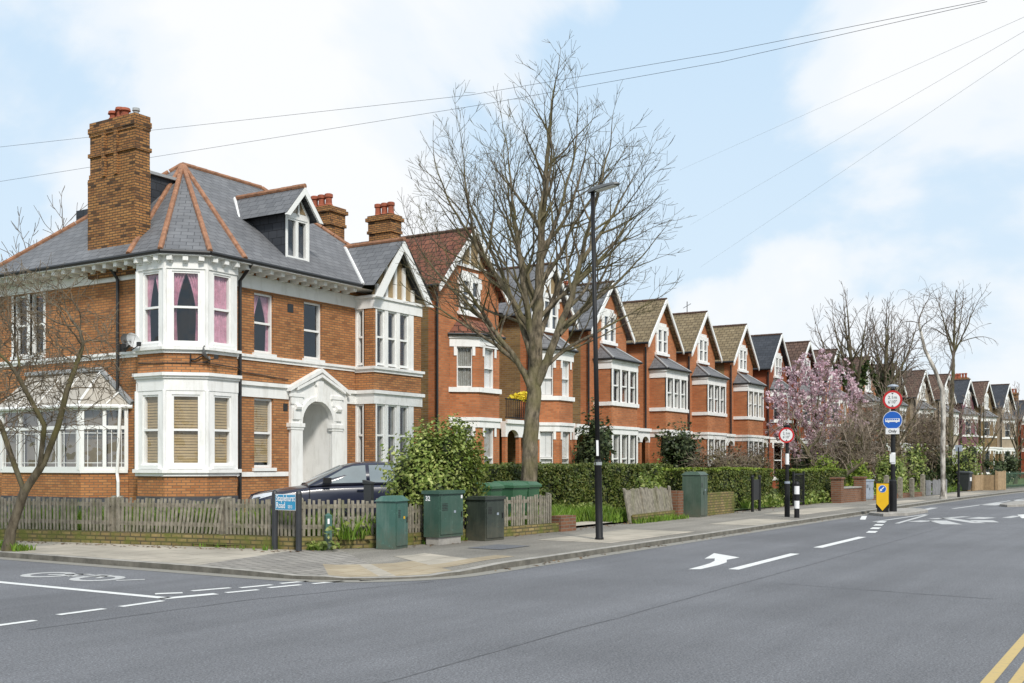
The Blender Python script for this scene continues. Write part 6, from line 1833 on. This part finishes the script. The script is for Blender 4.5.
std_tree('tall drooping bare birch high above the grey roofs right of the white trunk', (78.6,14.0,.1), 13.8, 2.7, 62, 800, .15, .0118, .5, .3, cz=.78, rzf=.22, fork=.62, twigs=(2,.8), droop=.22)
std_tree('bare drooping tree between the ivy trees and the birch crown', (66.0,14.4,.1), 10.4, 2.1, 63, 300, .16, .014, -.5, .3, cz=.72, rzf=.27, fork=.4, twigs=(2,.55), droop=.2)
for i, (x, y, h_, rx, lb) in enumerate(((72.0,12.6,6.2,1.7,'small bare tree in front of the maroon house'),(80.0,12.0,6.6,1.8,'small bare garden tree left of the last pale house'),(84.5,10.6,6.8,1.9,'bare tree near the right edge before the last houses'),(62.0,14.0,7.0,2.0,'bare brown tree right behind the white birch trunk'))):
    std_tree(lb, (x,y,.1), h_, rx, 70+i, 260, .13, .013, .2*(i-1), .28, cz=.64, rzf=.36, fork=.3, twigm=TWIGB)

# grass and weeds
def grass(name, polys, n, h_, seed, mat, z=.13, w_=.012):
    rnd = random.Random(seed); m = L()
    for (x0, x1, y0, y1, cnt, hh) in polys:
        for k in range(cnt):
            x, y = rnd.uniform(x0,x1), rnd.uniform(y0,y1)
            c = .5+.5*mnoise.noise((x*1.4, y*1.4, seed)); H_ = hh*rnd.uniform(.4,1.1)*(.5+c)
            a = rnd.uniform(0, 6.28); d = Vector((math.cos(a), math.sin(a), 0)); l_ = Vector((rnd.gauss(0,.3), rnd.gauss(0,.3), 0))*H_
            p = Vector((x,y,z)); w2 = w_*rnd.uniform(.7,1.5)
            m.add([p-d*w2, p+d*w2, p+d*w2*.7+l_*.4+Vector((0,0,H_*.6)), p+l_+Vector((0,0,H_)), p-d*w2*.7+l_*.4+Vector((0,0,H_*.6))], [(0,1,2,3,4)])
    o = m.build(name, mat); o['kind'] = 'stuff'; return o
grass('lawn_grass', [(21.0,25.6,12.6,14.6,6000,.36),(24.3,28,12.05,12.8,1800,.32),(23.6,24.4,11.8,12.8,350,.3)], 0, 0, 1, GRASS)
grass('weed_grass', [(13.82,14.8,13.6,15.,1800,.50),(13.7,14.6,14.8,16.6,2000,.50),(13.35,14.4,16.6,18.2,1600,.46),(12.95,14.,18.2,20.3,1600,.46),(14.05,15,13.0,13.7,900,.45),(14.3,17.4,12.2,12.9,900,.42),(18,20.6,11.95,12.4,300,.3)], 0, 0, 2, GRASS, z=.25)
grass('verge_grass', [(10.98,11.35,16.6,17.5,420,.14),(13.35,13.5,13.2,19,130,.10),(13.8,14.1,12.5,12.8,120,.10),(15.9,17.5,11.75,11.92,120,.12),(24.2,27.3,11.45,11.7,420,.16),(33.3,37,12.0,12.25,500,.3),(38.7,43,11.75,11.95,500,.3),(44,51,11.0,11.4,600,.3),(53,75,10.4,11,700,.35)], 0, 0, 3, GRASS, z=.085)
# leafy weeds along the hedge foot and boundary
def weeds(areas, seed, mat, size):
    rnd = random.Random(seed); m = L(); P = []
    for (x0, x1, y0, y1, cnt, hh) in areas:
        for k in range(cnt):
            cx, cy_ = rnd.uniform(x0,x1), rnd.uniform(y0,y1)
            for q in range(12): P.append((cx+rnd.gauss(0,.09), cy_+rnd.gauss(0,.09), .1+hh*rnd.random()))
    leaves(m, P, size, rnd, lambda p: Vector((0,0,.8))); o = m.build('ground_cover', mat); o['kind'] = 'stuff'
weeds([(22,28.5,14.2,14.5,60,.35),(13.85,14.1,12.5,12.8,10,.12),(33.4,37.2,11.9,12.2,40,.4),(39,43.5,11.6,11.9,40,.45),(45,52,10.9,11.4,60,.5),(21,24,13.1,13.5,22,.3),(13.8,17.6,12.15,12.5,30,.5)], 5, SHRUB, .07)
# dead leaves lying along the kerb and the boundary
rnd = random.Random(90); m = L(); P = []
for k in range(420):
    s_ = rnd.uniform(15, 40); P.append((s_, 11.7+bend(s_)+rnd.gauss(0,.12), .095))
for k in range(160):
    t_ = rnd.uniform(12.5, 20); P.append((13.4-max(0,t_-12.6)*.175+rnd.gauss(0,.1), t_, .095))
for k in range(140):
    s_ = rnd.uniform(13, 40); P.append((s_, 8.5+bend(s_)+rnd.gauss(0,.05), .01))
leaves(m, P, .045, rnd, lambda p: Vector((0,0,2.5))); o = m.build('leaf_litter', DEADL); o['kind'] = 'stuff'
